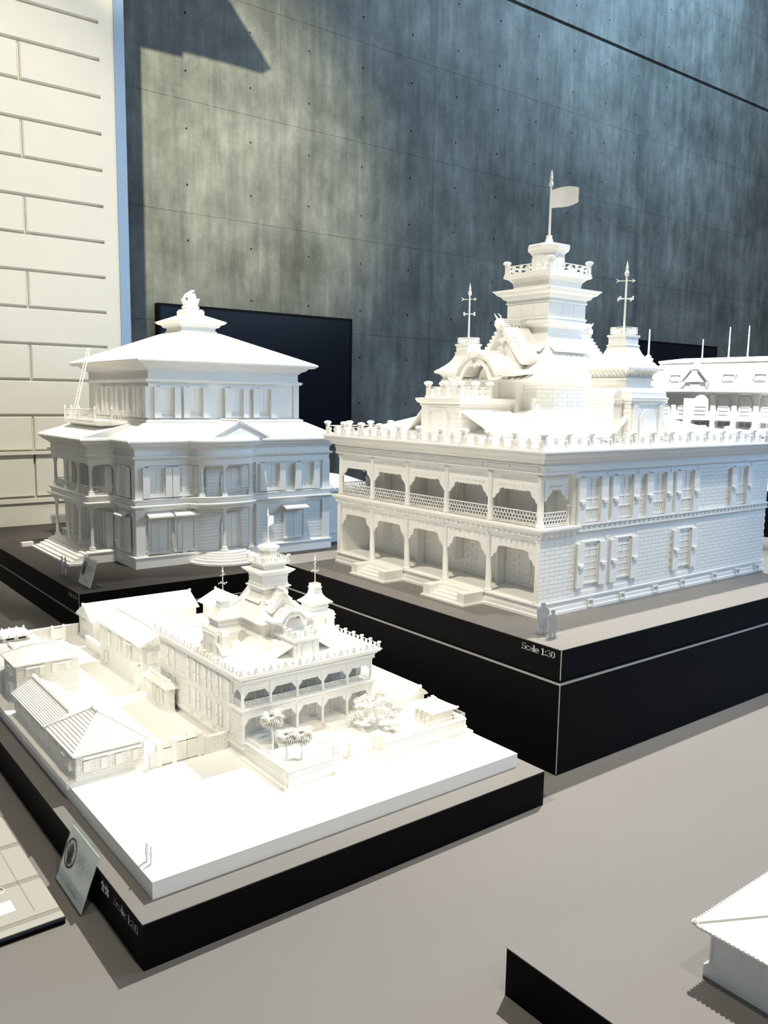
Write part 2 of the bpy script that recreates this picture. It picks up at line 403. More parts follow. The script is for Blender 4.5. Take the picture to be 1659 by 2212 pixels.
def balustrade(parent, pts, z, n_list, closed=False, sc=1.0):
    segs = list(zip(pts, pts[1:]+([pts[0]] if closed else [])))
    if not closed: segs = segs[:len(pts)-1]
    for (a, b), n in zip(segs, n_list):
        a = Vector(a); b = Vector(b); L = (b-a).length; d = (b-a)/L; st = L/n; ang = math.atan2(d.y, d.x)
        me = balustrade_mesh((st-.009*sc)/sc)
        for i in range(n):
            p = a+d*st*i; put('post', POSTM, parent, (p.x, p.y, z), ang, (sc,)*3)
            q = p+d*.0045*sc; put('balustrade_panel', me, parent, (q.x, q.y, z), ang, (sc,)*3)
    if not closed: put('post', POSTM, parent, (pts[-1][0], pts[-1][1], z), 0, (sc,)*3)

def flank_window(parent, M, c, z0, z1, w=.054, sw=.025, lower=False):
    win = MB(M)
    win.box(c-w/2, c+w/2, 0, .0012, z0, z1)                                  # pane field
    o = win.build('window', WHITE, parent)
    fr = MB(M)
    for a, b, d, e in ((c-w/2-.001, c-w/2+.003, z0, z1), (c+w/2-.003, c+w/2+.001, z0, z1), (c-w/2, c+w/2, z1-.003, z1+.002), (c-w/2-.004, c+w/2+.004, z0-.004, z0)):
        fr.box(a, b, 0, .0035, d, e)
    fr.box(c-w/2-.006, c+w/2+.006, 0, .0055, z1+.002, z1+.0045)
    fr.build('window_frame', WHITE, o)
    gl = MB(M)
    gl.box(c-.0008, c+.0008, .001, .0024, z0+.028*(not lower), z1)
    for k in range(1, 6 if lower else 4):
        zz = z0+(z1-z0)*k/(6 if lower else 4); gl.box(c-w/2, c+w/2, .001, .0022, zz-.0006, zz+.0006)
    if lower:
        for k in range(1, 8): gl.box(c-w/2+w*k/8-.0006, c-w/2+w*k/8+.0006, .001, .0020, z0, z1-.03)
    else:
        gl.box(c-w/2, c+w/2, .001, .0032, z0+.026, z0+.028); gl.box(c-w/2, c+w/2, .001, .0032, z0, z0+.002)
        for k in range(6):
            u = c-w/2+w*k/6; gl.bar(M.inverted() @ M @ Vector((u, .002, z0+.002)), Vector((u+w/6, .002, z0+.026)), .0014)
            gl.bar(Vector((u+w/6, .002, z0+.002)), Vector((u, .002, z0+.026)), .0009)
    gl.build('glazing_bar', WHITE, o)
    for s in (-1, 1):
        a = c+s*(w/2+.0015); b = a+s*sw; a, b = min(a, b), max(a, b)
        sh = MB(M).box(a, b, .001, .0085, z0-.010, z1+.001).build('shutter', WHITE, o)
        zm = z0+(z1-z0)*.40
        MB(M).box((a+b)/2-.007, (a+b)/2+.007, .0085, .0135, zm, zm+.006).box((a+b)/2-.010, (a+b)/2+.010, .0085, .0125, zm+.006, zm+.008).build('latch', WHITE, o)
    return o
def make_bank(label):
    W, D, V, E = BW, BD, BV, BE
    t = thing('bank_model', label, 'model building', (1.026, 1.056, ZB), -PI/2)
    full = rect(0, 0, W, D)
    MB().sweep(full, [(0,0),(0,.0065),(-.0025,.0075),(-.0025,.0165),(-.0045,.0175),(-.0045,.0265),(-.001,.0275),(-.001,.0315),(-.006,.0325)]).build('base', WHITE, t)
    # masonry core
    mb = MB(); mb.box(E, W-E, V, D-E, .03, .345)
    mb.box(E, E+.012, .004, V, .03, .178); mb.box(W-E-.012, W-E, .004, V, .03, .178)
    mb.build('wall', WHITE, t)
    MR = frame((W-E, 0, 0), (0, 1, 0), (1, 0, 0)); ML = frame((E, 0, 0), (0, 1, 0), (-1, 0, 0)); MF = frame((0, V, 0), (1, 0, 0), (0, -1, 0))
    up = [.1755, .299, .4365, .560, .8265]; lo = [.180, .304, .564]
    lo_l = [.180, .304, .4365, .564, .8265]
    for M, L in ((MR, lo), (ML, lo_l)):
        for c in up: flank_window(t, M, c, .212, .312)
        for c in L: flank_window(t, M, c, .064, .158, lower=True)
    # brick skin on the flanks: the near lower courses one by one
    hw = .027+.0275
    holes = [(c-hw, c+hw, .045, .162) for c in lo]
    f, p = bricks(.004, D-E, .034, .170, .0335, .0098, .0011, holes)
    f.sort(key=lambda q: q[0]); ind = f[:300]; rest = f[300:]+p
    bm = MB().box(0, .0324, 0, .0017, 0, .0087).mesh('brick'); bm.materials.append(WHITE)
    for (a, b, c, d) in ind:
        o = put('brick', bm, t); o.matrix_local = MR @ Matrix.Translation((a, 0, c))
    mb = MB(MR)
    for (a, b, c, d) in rest: mb.box(a, b, 0, .0017, c, d)
    holes2 = [(c-hw, c+hw, .195, .318) for c in up]
    f, p = bricks(V+.004, D-E, .207, .325, .0335, .0098, .0011, holes2)
    for (a, b, c, d) in f+p: mb.box(a, b, 0, .0012, c, d)
    stuff(mb.build('brickwork', WHITE, t))
    holes = [(c-hw, c+hw, .045, .162) for c in lo_l]
    mb = MB(ML)
    for z0, z1, hh, u0 in ((.034, .170, holes, .004), (.207, .325, holes2, V+.004)):
        f, p = bricks(u0, D-E, z0, z1, .0335, .0098, .0011, hh)
        for (a, b, c, d) in f+p: mb.box(a, b, 0, .0014, c, d)
    stuff(mb.build('brickwork', WHITE, t))
    # vents in the base
    vm = MB(); vm.box(-.011,.011,0,.004,0,.003); vm.box(-.011,.011,0,.004,.015,.018); vm.box(-.011,-.008,0,.004,.003,.015); vm.box(.008,.011,0,.004,.003,.015)
    vme = vm.mesh('vent'); vme.materials.append(WHITE)
    for M, x in ((frame((W, 0, 0), (0,1,0), (1,0,0)), 0), (frame((0, 0, 0), (0,1,0), (-1,0,0)), 0)):
        for c in (.184, .306, .444, .566, .719, .838, .945):
            o = put('vent', vme, t); o.matrix_local = M @ Matrix.Translation((c, -.0025, .004))
    # veranda back wall: doors, windows and shutters standing open
    cols = [.0117+.15486*k for k in range(6)]
    holes = []
    for k in range(5):
        c = (cols[k]+cols[k+1])/2
        for z0, z1, door in ((.034, .150, k in (1, 3)), (.207, .305, False)):
            lo_z = z0 if door or z0 > .2 else z0+.034
            d = MB(MF); d.box(c-.03, c+.03, 0, .0016, lo_z, z1); o = d.build('door' if door or z0 > .2 else 'window', WHITE, t)
            fr = MB(MF); fr.box(c-.034, c-.030, 0, .004, lo_z, z1+.004); fr.box(c+.030, c+.034, 0, .004, lo_z, z1+.004); fr.box(c-.034, c+.034, 0, .004, z1, z1+.004)
            fr.box(c-.0008, c+.0008, .001, .003, lo_z, z1)
            for q in range(1, 4): fr.box(c-.03, c+.03, .001, .0026, lo_z+(z1-lo_z)*q/4-.0006, lo_z+(z1-lo_z)*q/4+.0006)
            fr.build('window_frame', WHITE, o)
            MB(MF).box(c-.060, c-.034, .001, .0045, lo_z, z1).build('shutter', WHITE, o)
            MB(MF).box(c+.034, c+.0365, .001, .030, lo_z, z1).build('shutter', WHITE, o)
            holes.append((c-.06, c+.038, lo_z-.002, z1+.006))
    brickwork(t, MF, E+.013, W-E-.013, .034, .170, .0335, .0098, .0011, 0, .0010, holes)
    # front steps
    for c in (.243, .55):
        s = MB(); s.box(c-.078, c+.078, -.066, 0, 0, .0045); o = s.build('steps', WHITE, t)
        for k in range(4): MB().box(c-.05, c+.05, -.056+.0125*k, .002, .0045+.0062*k, .0045+.0062*(k+1)).build('tread', WHITE, o)
        for sg in (-1, 1): MB().box(c+sg*.0625-.0125, c+sg*.0625+.0125, -.060, .002, .0045, .030).build('cheek_block', WHITE, o)
    # columns
    cl = MB(); cl.lathe(0, 0, [(.0105,0),(.0105,.004),(.0088,.006),(.0078,.009),(.0074,.06),(.0066,.135),(.0075,.137),(.0095,.140),(.0095,.146)], 14)
    clm = cl.mesh('column'); clm.materials.append(WHITE)
    cu = MB(); cu.lathe(0, 0, [(.0105,0),(.0105,.005),(.0092,.007),(.0080,.011),(.0076,.05),(.0070,.108),(.0080,.110),(.0100,.113),(.0100,.119)], 14)
    cum = cu.mesh('column'); cum.materials.append(WHITE)
    for m in (clm, cum):
        for p in m.polygons: p.use_smooth = len(p.vertices) == 4
    for x in cols:
        put('column', clm, t, (x, .0125, .0315)); put('column', cum, t, (x, .0125, .2035))
    for x in (cols[0], cols[5]): put('column', cum, t, (x, V-.006, .2035), 0, (.55, .55, .40))
    # pierced fascias between the columns
    def fascia(w, zt, zo, zb, big):
        pts = [(0, zt), (w, zt), (w, zb), (w-.006, zb+.002), (w-.010, zb+.010), (w-.018, zb+.014), (w-.022, zo-.003), (w-.032, zo)]
        if big:
            n = 8
            for k in range(n):
                a = w-.034-(w-.068)*k/n; b = w-.034-(w-.068)*(k+1)/n; pts += [(a, zo), (a-(a-b)*.3, zo-.0028), (a-(a-b)*.7, zo-.0028)]
        pts += [(.032, zo), (.022, zo-.003), (.018, zb+.014), (.010, zb+.010), (.006, zb+.002), (0, zb)]
        mb = MB(); mb.prism(pts, -.002, .002)
        # scroll relief
        if big:
            n = 9
            for k in range(n):
                cx = .018+(w-.036)*k/(n-1); r = .0040
                mb.tube([(cx+r*math.cos(a), -.0026, zo+.007+r*.8*math.sin(a)) for a in (0, 1, 2, 3, 4, 5)], .0007, 4)
        for k in range(3):
            cx = w*(.25+.25*k); zz = (zt+zo)/2+.006
            mb.tube([(cx-.012, -.0024, zz-.002), (cx-.005, -.0024, zz+.004), (cx+.004, -.0024, zz-.003), (cx+.012, -.0024, zz+.003)], .0007, 4)
        me = mb.mesh('fascia'); me.materials.append(WHITE); return me
    wb = .15486-.0145
    fu = fascia(wb, .323, .286, .258, True); fl = fascia(wb, .178, .148, .116, False)
    lat = lattice_panel(wb, .0295); latm = lat.mesh('lattice_railing'); latm.materials.append(WHITE)
    for k in range(5):
        x = cols[k]+.00725
        put('fascia', fu, t, (x, .0125, 0)); put('fascia', fl, t, (x, .0125, 0)); put('lattice_railing', latm, t, (x, .0125, .2065))
    wsd = V-.034
    fs = fascia(wsd, .323, .290, .264, True); ls = lattice_panel(wsd, .0295).mesh('lattice_railing'); ls.materials.append(WHITE)
    for x, rz in ((W-.0125, PI/2), (.0125, PI/2)):
        put('fascia', fs, t, (x, .020, 0), rz); put('lattice_railing', ls, t, (x, .020, .2065), rz)
    # veranda floor slab with egg moulding, belt course on the flanks
    vr = rect(0, 0, W, V+.008)
    MB().sweep(vr, [(-.010,.170),(-.006,.174),(-.004,.180),(.000,.183),(.000,.189),(.005,.193),(.009,.199),(.009,.2035)]).build('veranda_floor', WHITE, t)
    eg = MB()
    for k in range(46):
        x = .01+(W-.02)*k/45; eg.lathe(x, -.0015, [(.0005,.182),(.0030,.1835),(.0030,.1875),(.0005,.189)], 6)
    for k in range(6):
        y = .012+(V-.02)*k/5
        for x in (W+.0015, -.0015): eg.lathe(x, y, [(.0005,.182),(.0030,.1835),(.0030,.1875),(.0005,.189)], 6)
    stuff(eg.build('egg_moulding', WHITE, t))
    MB().box(-.0, W, .0, V, .3235, .345).build('veranda_ceiling', WHITE, t)
    for M in (MR, ML):
        mb = MB(M); mb.box(V+.01, D-E, 0, .009, .201, .205); mb.box(V+.01, D-E, 0, .005, .191, .201); mb.box(V+.01, D-E, 0, .007, .187, .191)
        o = mb.build('belt_course', WHITE, t); bd = MB(M)
        for k in range(44):
            u = V+.02+(D-E-V-.03)*k/43
            bd.rings([[(u+.0042*math.cos(PI/4*q), .005, .196+.0042*math.sin(PI/4*q)) for q in range(8)], [(u+.0030*math.cos(PI/4*q), .0075, .196+.003*math.sin(PI/4*q)) for q in range(8)]])
        stuff(bd.build('medallion', WHITE, o))
    # frieze with sunk panels
    mb = MB(); mb.box(.001, W-.001, .001, D-E+.003, .328, .347); fz = mb.build('frieze', WHITE, t)
    n = 9
    for k in range(n):
        x0 = .008+(W-.016)*k/n
        MB().box(x0+.006, x0+(W-.016)/n-.006, -.0018, .001, .332, .3415).build('frieze_panel', WHITE, fz)
    for (x0, x1) in ((W-.001, W+.0018), (-.0018, .001)): MB().box(x0, x1, .014, V-.01, .332, .3415).build('frieze_panel', WHITE, fz)
    mb = MB(); mb.box(-.0015, W+.0015, -.0035, .001, .3425, .346); mb.box(-.0015, W+.0015, -.0035, .001, .327, .3285)
    mb.build('frieze_moulding', WHITE, t)
    MB().sweep(full, [(-.006,.344),(.0,.3455),(.002,.350),(.010,.353),(.013,.360),(.021,.3635),(.025,.369),(.026,.3735),(.030,.3745),(.030,.378),(.014,.3795)]).build('cornice', WHITE, t)
    # roof balustrade
    ox0, ox1, oy0, oy1 = -.0145, W+.0145, -.020, D+.012
    balustrade(t, [(ox0, oy0), (ox1, oy0), (ox1, oy1), (ox0, oy1)], .3785, [10, 13, 10, 13], True)
    # lower hip roof in shallow courses
    rs = []; n = 22
    cx, cy = W/2, .44
    for k in range(n+1):
        s = k/n; hx = (W/2-.028)*(1-s)+.140*s; y0 = .022*(1-s)+.262*s; y1 = (D-.02)*(1-s)+.618*s; z = .3795+.0855*s
        rg = lambda zz: [(cx-hx, y0, zz), (cx+hx, y0, zz), (cx+hx, y1, zz), (cx-hx, y1, zz)]
        if k > 0: rs.append(rg(z-.0022))
        rs.append(rg(z))
    MB().rings(rs).build('roof', WHITE, t)
    for sx in (-1, 1):
        hr = MB(); hr.tube([(cx+sx*(W/2-.028), .022, .381), (cx+sx*.140, .262, .467)], .0035, 6); hr.lathe(cx+sx*.142, .258, [(.006,.460),(.007,.468),(.004,.474),(.0015,.477)], 8); hr.build('hip_ridge', WHITE, t)
        MB().tube([(cx+sx*(W/2-.028), D-.02, .381), (cx+sx*.140, .618, .467)], .0035, 6).build('hip_ridge', WHITE, t)
    # central block
    cb = MB(); cb.box(cx-.136, cx+.136, .262, .618, .40, .535); cbo = cb.build('central_block', WHITE, t)
    for M, u0, u1 in ((frame((cx+.136, 0, 0), (0,1,0), (1,0,0)), .263, .617), (frame((cx-.136, 0, 0), (0,1,0), (-1,0,0)), .263, .617), (frame((0, .262, 0), (1,0,0), (0,-1,0)), cx-.135, cx+.135)):
        brickwork(cbo, M, u0, u1, .452, .520, .040, .0108, .0010, 0, .0010)
    MB().sweep(rect(cx-.136, .262, cx+.136, .618), [(0,.518),(.004,.521),(.004,.527),(.010,.530),(.014,.538),(.020,.541)]).build('block_cornice', WHITE, t)
    # tiled upper roof, concave, with round ribs
    def prof(s): return (.168*(1-s)+.100*s, (.212)*(1-s)+.104*s, .541+.070*(s**1.35))
    rings_ = [(hx, hy, z) for hx, hy, z in (prof(k/8) for k in range(9))]
    hx0, hy0, z0 = rings_[0]
    MB().rect_rings(cx, cy, [(hx0-.004, hy0-.004, z0-.007), (hx0, hy0, z0-.003)]+rings_).build('tiled_roof', WHITE, t)
    rb = MB(); nrib = 17
    for ax in (0, 1):
        for sg in (-1, 1):
            for k in range(nrib+2*ax):
                m_ = nrib+2*ax; f_ = -1+2*(k+.5)/m_
                path = []
                for q in range(5):
                    hx, hy, z = prof(q/4)
                    lim = (hx if ax == 0 else hy)
                    c0 = f_*(hx0 if ax == 0 else hy0)
                    if abs(c0) > lim: break
                    path.append((cx+c0, cy+sg*hy, z+.0012) if ax == 0 else (cx+sg*hx, cy+c0, z+.0012))
                if len(path) > 1: rb.tube(path, .0024, 5)
    stuff(rb.build('roof_tiles', WHITE, t))
    for sx in (-1, 1):
        for sy in (-1, 1):
            rd = MB(); rd.tube([(cx+sx*prof(q/4)[0], cy+sy*prof(q/4)[1], prof(q/4)[2]+.003) for q in range(5)], .0045, 6)
            x, y = cx+sx*(hx0-.002), cy+sy*(hy0-.002)
            rd.lathe(x, y, [(.003,.541),(.0065,.545),(.006,.552),(.003,.556)], 7); rd.tube([(x, y, .553), (x+sx*.006, y+sy*.006, .560)], [.002,.0006], 5)
            rd.build('corner_ridge', WHITE, t)
    # front and rear gables over the tiled roof
    for sy in (-1, 1):
        yf = cy+sy*.168; yb = cy+sy*.06; ap = .690; bw = .092; bz = .592
        g = MB()
        n = 7
        curve = [(bw*(1-k/n), bz+(ap-bz)*((k/n)**1.25)) for k in range(n+1)]
        pts = [(cx+x, z) for x, z in curve]+[(cx-x, z) for x, z in reversed(curve[:-1])]
        inner = [(cx+x*.9, z-.012) for x, z in curve]+[(cx-x*.9, z-.012) for x, z in reversed(curve[:-1])]
        g.rings([[(x, yf-sy*.008*0+sy*.012, z) for x, z in pts]+[(x, yf+sy*.012, z) for x, z in reversed(inner)], [(x, yb, z) for x, z in pts]+[(x, yb, z) for x, z in reversed(inner)]])
        go = g.build('gable_roof', WHITE, t)
        MB().prism([(cx+x*.9, z-.010) for x, z in curve]+[(cx-x*.9, z-.010) for x, z in reversed(curve[:-1])]+[], min(yf-sy*.004, yb), max(yf-sy*.004, yb)).build('gable_wall', WHITE, go)
        rb = MB()
        for k in range(11):
            s = (k+.6)/11
            x = bw*(1-s); z = bz+(ap-bz)*(s**1.25)
            for sx in (-1, 1): rb.tube([(cx+sx*x, yf+sy*.014, z+.002), (cx+sx*x, yf-sy*.012, z+.002)], .0042, 6)
        for sx in (-1, 1):
            for q in range(7):
                yy = yf-sy*(.016+.014*q)
                rb.tube([(cx+sx*x, yy, z+.0012) for x, z in curve], .0024, 5)
        stuff(rb.build('roof_tiles', WHITE, go))
        rd = MB(); rd.box(cx-.006, cx+.006, min(yf+sy*.014, yb), max(yf+sy*.014, yb), ap-.003, ap+.014)
        for q in range(3): rd.box(cx-.008, cx+.008, min(yf+sy*.015, yb), max(yf+sy*.015, yb), ap+.002+.005*q, ap+.004+.005*q)
        rd.build('ridge', WHITE, go)
        fi = MB(); fi.lathe(cx, yf+sy*.018, [(.008, ap-.012), (.014, ap-.004), (.013, ap+.006), (.007, ap+.014)], 8)
        for sx in (-1, 1): fi.tube([(cx+sx*.005, yf+sy*.018, ap+.010), (cx+sx*.009, yf+sy*.024, ap+.020), (cx+sx*.006, yf+sy*.032, ap+.026)], [.003,.002,.0008], 5)
        fi.build('ridge_ornament', WHITE, go)
        bo = MB(); bo.prism([(cx-.03, ap-.040), (cx-.012, ap-.030), (cx, ap-.018), (cx+.012, ap-.030), (cx+.03, ap-.040), (cx+.016, ap-.046), (cx+.006, ap-.044), (cx, ap-.056), (cx-.006, ap-.044), (cx-.016, ap-.046)], yf+sy*.001, yf+sy*.006)
        bo.build('gable_pendant', WHITE, go)
    # curved porch gable in front
    def kz(u):
        a = abs(u)
        return .548+.050*(max(0, 1-(a/.58)**2)**.75)+.006*max(0, (a-.58)/.42)**1.5
    us = [-1+2*k/28 for k in range(29)]; hwk = .128
    top = [(cx+hwk*u, kz(u)+.010) for u in us]; bot = [(cx+hwk*u, kz(u)) for u in us]
    MB().prism(top+bot[::-1], .166, .30).build('curved_gable', WHITE, t)
    rb = MB()
    for u in us[1:-1:1]: rb.tube([(cx+hwk*u, .1645, kz(u)+.0105), (cx+hwk*u, .25, kz(u)+.0105)], .0026, 5)
    stuff(rb.build('roof_tiles', WHITE, t))
    bb = MB(); b2 = [(cx+hwk*u*.80, kz(u)-.004) for u in us]; b3 = [(cx+hwk*u*.70, kz(u)-.013) for u in us]
    bb.prism(b2+b3[::-1], .1672, .172); bb.build('bargeboard', WHITE, t)
    rd = MB(); rd.box(cx-.006, cx+.006, .162, .27, .604, .618); rd.lathe(cx, .163, [(.007,.598),(.014,.604),(.014,.612),(.010,.618),(.005,.622)], 8)
    rd.tube([(cx-.022, .165, .604), (cx-.013, .163, .612), (cx, .163, .606), (cx+.013, .163, .612), (cx+.022, .165, .604)], .003, 5)
    rd.build('ridge_ornament', WHITE, t)
    bo = MB(); bo.prism([(cx-.024, .584), (cx-.010, .590), (cx, .587), (cx+.010, .590), (cx+.024, .584), (cx+.018, .574), (cx+.006, .576), (cx, .570), (cx-.006, .576), (cx-.018, .574)], .166, .1705); bo.build('gable_pendant', WHITE, t)
    pw = MB(); pw.prism([(cx+hwk*.7*u, kz(u*.9)-.006) for u in us]+[(cx+hwk*.7, .44), (cx-hwk*.7, .44)], .236, .262); pw.build('porch_wall', WHITE, t)
    dd = MB(); dd.prism([(cx+x, z) for x, z in arch_pts(.026, .49, .535)], .232, .2365); dd.build('arched_door', WHITE, t)
    # front pavilion with its little balcony
    pv = MB(); pv.box(cx-.075, cx+.075, .049, .26, .379, .474); pvo = pv.build('pavilion', WHITE, t)
    MB().sweep(rect(cx-.075, .049, cx+.075, .24), [(0,.468),(.003,.470),(.003,.475),(.009,.479),(.012,.485),(.012,.489),(.0,.490)]).build('pavilion_cornice', WHITE, pvo)
    brickwork(pvo, frame((0, .049, 0), (1,0,0), (0,-1,0)), cx-.074, cx+.074, .385, .466, .040, .0108, .001, 0, .001, [(cx-.032, cx+.032, .38, .462), (cx-.056, cx-.044, .38, .466), (cx+.044, cx+.056, .38, .466)])
    for M in (frame((cx+.075, 0, 0), (0,1,0), (1,0,0)), frame((cx-.075, 0, 0), (0,1,0), (-1,0,0))): brickwork(pvo, M, .05, .2, .385, .466, .040, .0108, .001, 0, .001)
    aw = MB(); A = arch_pts(.030, .381, .432); B = arch_pts(.023, .381, .432)
    aw.prism([(cx+x, z) for x, z in A], .0445, .049); ao = aw.build('arched_window', WHITE, pvo)
    ai = MB(); ai.prism([(cx+x, z) for x, z in B], .0430, .0446); ai.box(cx-.0007, cx+.0007, .0420, .0432, .381, .455); ai.build('pane', WHITE, ao)
    for sx in (-1, 1): MB().box(cx+sx*.050-.006, cx+sx*.050+.006, .0445, .05, .381, .470).build('pilaster', WHITE, pvo)
    balustrade(t, [(cx-.062, .165), (cx-.062, .060), (cx+.062, .060), (cx+.062, .165)], .4895, [2, 2, 2], False, 1.08)
    for sx in (-1, 1):
        dm = MB(); q = [(cx+sx*.075, .051, .462), (cx+sx*.075, .22, .462), (cx+sx*.175, .2, .42), (cx+sx*.175, .081, .40)]
        dm.rings([q, [(x, y, z-.006) for x, y, z in q]]); dm.build('pavilion_roof', WHITE, t)
    # side turrets with bell roofs and weather vanes
    for sx in (-1, 1):
        tx = cx+sx*.286; ty = .412; fx = cx+sx*.369
        tb = MB(); tb.box(min(fx, tx-sx*.05), max(fx, tx-sx*.05), ty-.068, ty+.068, .379, .492); to = tb.build('turret', WHITE, t)
        x0, x1 = sorted((fx, tx-sx*.055))
        MB().sweep(rect(x0, ty-.068, x1, ty+.068), [(0,.482),(.003,.484),(.003,.490),(.008,.493),(.009,.498),(.004,.500),(.003,.512),(-.004,.520),(-.010,.522)]).build('parapet', WHITE, to)
        MF2 = frame((fx, 0, 0), (0,1,0), (sx,0,0))
        brickwork(to, MF2, ty-.067, ty+.067, .385, .480, .040, .0108, .001, 0, .001, [(ty-.034, ty+.034, .38, .474)])
        for sy in (-1, 1): brickwork(to, frame((0, ty+sy*.068, 0), (1,0,0), (0,sy,0)), x0, x1, .385, .480, .040, .0108, .001, 0, .001)
        aw = MB(); aw.prism([(ty+x, z) for x, z in arch_pts(.033, .381, .436)], min(fx, fx+sx*.005), max(fx, fx+sx*.005), 'x'); ao = aw.build('arched_window', WHITE, to)
        ai = MB(); ai.prism([(ty+x, z) for x, z in arch_pts(.025, .381, .436)], min(fx+sx*.004, fx+sx*.0065), max(fx+sx*.004, fx+sx*.0065), 'x'); ai.build('pane', WHITE, ao)
        for sy in (-1, 1): MB(MF2).box(ty+sy*.052-.007, ty+sy*.052+.007, 0, .005, .381, .482).build('pilaster', WHITE, to)
        u = MB(); u.rect_rings(tx, ty, [(.053,.053,.515),(.053,.053,.540),(.056,.056,.541),(.058,.058,.546),(.054,.054,.547),(.055,.055,.555),(.060,.060,.561),(.070,.070,.5655),(.0735,.0735,.566),(.0735,.0735,.572)]); u.build('turret_cornice', WHITE, to)
        br = MB()
        for k in range(9):
            f_ = -.050+.0125*k
            for sg in (-1, 1):
                br.tube([(tx+f_, ty+sg*.054, .548), (tx+f_, ty+sg*.058, .558), (tx+f_, ty+sg*.071, .565)], .0018, 4); br.tube([(tx+sg*.054, ty+f_, .548), (tx+sg*.058, ty+f_, .558), (tx+sg*.071, ty+f_, .565)], .0018, 4)
        stuff(br.build('bracket', WHITE, to))
        lst = []
        for k in range(7):
            s = k/6; hh = .0735*(1-s)**1.0+.027*s - .010*math.sin(PI*s); z = .572+.056*s
            if k: lst.append((hh+.0008, hh+.0008, z-.0012))
            lst.append((hh, hh, z))
        MB().rect_rings(tx, ty, lst).build('bell_roof', WHITE, to)
        bx = MB(); bx.rect_rings(tx, ty, [(.0295,.0295,.627),(.0295,.0295,.630),(.0262,.0262,.631),(.0262,.0262,.649),(.0292,.0292,.650),(.0292,.0292,.655)])
        bx.build('roof_box', WHITE, to)
        rl = MB(); h = .0242
        for (a, b) in (((-h,-h),(h,-h)), ((h,-h),(h,h)), ((h,h),(-h,h)), ((-h,h),(-h,-h))):
            A = Vector((tx+a[0], ty+a[1], 0)); Bv = Vector((tx+b[0], ty+b[1], 0))
            for zz in (.655, .659, .671, .674): rl.bar(A+Vector((0,0,zz)), Bv+Vector((0,0,zz)), .0011)
            for k in range(7):
                P = A.lerp(Bv, k/6); rl.bar(P+Vector((0,0,.655)), P+Vector((0,0,.674)), .0009)
                if k < 6:
                    Q = A.lerp(Bv, (k+1)/6); rl.bar(P+Vector((0,0,.659)), Q+Vector((0,0,.671)), .0011); rl.bar(Q+Vector((0,0,.659)), P+Vector((0,0,.671)), .0011)
        rl.build('lattice_railing', WHITE, to)
        pl = MB(); pl.lathe(tx, ty, [(.0028,.655),(.0024,.80),(.0050,.803),(.0058,.810),(.0030,.816),(.0036,.822),(.0022,.829),(.0008,.838)], 8); vo = pl.build('weather_vane', WHITE, t)
        aa = math.radians(35); d = Vector((math.cos(aa), math.sin(aa), 0)); e = Vector((-d.y, d.x, 0)); c0 = Vector((tx, ty, .790))
        ar = MB(); ar.bar(c0-d*.019, c0+d*.019, .0016)
        ar.bar(c0-d*.019, c0-d*.025+Vector((0,0,.0045)), .0016); ar.bar(c0-d*.019, c0-d*.025-Vector((0,0,.0045)), .0016); ar.bar(c0+d*.014+Vector((0,0,.004)), c0+d*.021, .0016); ar.bar(c0+d*.014-Vector((0,0,.004)), c0+d*.021, .0016)
        ar.build('arrow', WHITE, vo)
        c1 = Vector((tx, ty, .746)); ar = MB()
        for q in (Vector((1,0,0)), Vector((0,1,0))):
            ar.bar(c1-q*.022, c1+q*.022, .0016)
            for s in (-1, 1): ar.bar(c1+q*.022*s-Vector((0,0,.0045)), c1+q*.022*s+Vector((0,0,.0045)), .0034)
        ar.build('compass_arms', WHITE, vo)
        for sy in (-1, 1):
            chx = cx+sx*.330; chy = ty+sy*.090
            ch = MB(); ch.box(chx-.019, chx+.019, chy-.019, chy+.019, .39, .447); ch.box(chx-.017, chx+.017, chy-.017, chy+.017, .447, .484); ch.box(chx-.021, chx+.021, chy-.021, chy+.021, .484, .492); ch.box(chx-.017, chx+.017, chy-.017, chy+.017, .492, .500)
            ch.prism([(chy+.017*math.cos(PI*k/8), .500+.018*math.sin(PI*k/8)) for k in range(9)], chx-.017, chx+.017, 'x')
            ch.build('chimney', WHITE, t)
        for sy in (-1, 1):
            dm = MB(); q = [(fx-sx*.004, ty+sy*.068, .452), (tx-sx*.05, ty+sy*.068, .452), (tx-sx*.06, ty+sy*.135, .42), (fx-sx*.01, ty+sy*.135, .398)]
            dm.rings([q, [(x, y, z-.006) for x, y, z in q]]); dm.build('turret_roof', WHITE, t)
    # tower
    ty = .438
    sk = MB(); sk.rect_rings(cx, ty, [(.094,.094,.59),(.094,.094,.617),(.088,.088,.622),(.077,.077,.645),(.070,.070,.668),(.068,.068,.690)]); so = sk.build('tower_skirt', WHITE, t)
    for a, b, c_, d in ((-.074,.074,-1,0),(-.074,.074,1,0),(-.074,.074,-1,1),(-.074,.074,1,1)):
        pn = MB(frame((cx, ty, 0), (1,0,0), (0,1,0)) if d == 0 else frame((cx, ty, 0), (0,1,0), (1,0,0)))
        y0 = c_*.086; y1 = c_*.106
        pn.add([(a,y0*.93,.641),(b,y0*.93,.641),(b*1.06,y1,.622),(a*1.06,y1,.622),(a,y0*.9,.637),(b,y0*.9,.637),(b*1.06,y1,.618),(a*1.06,y1,.618)], [(0,1,2,3),(4,7,6,5),(2,6,7,3),(0,3,7,4),(1,5,6,2)])
        pn.build('pent_roof', WHITE, so)
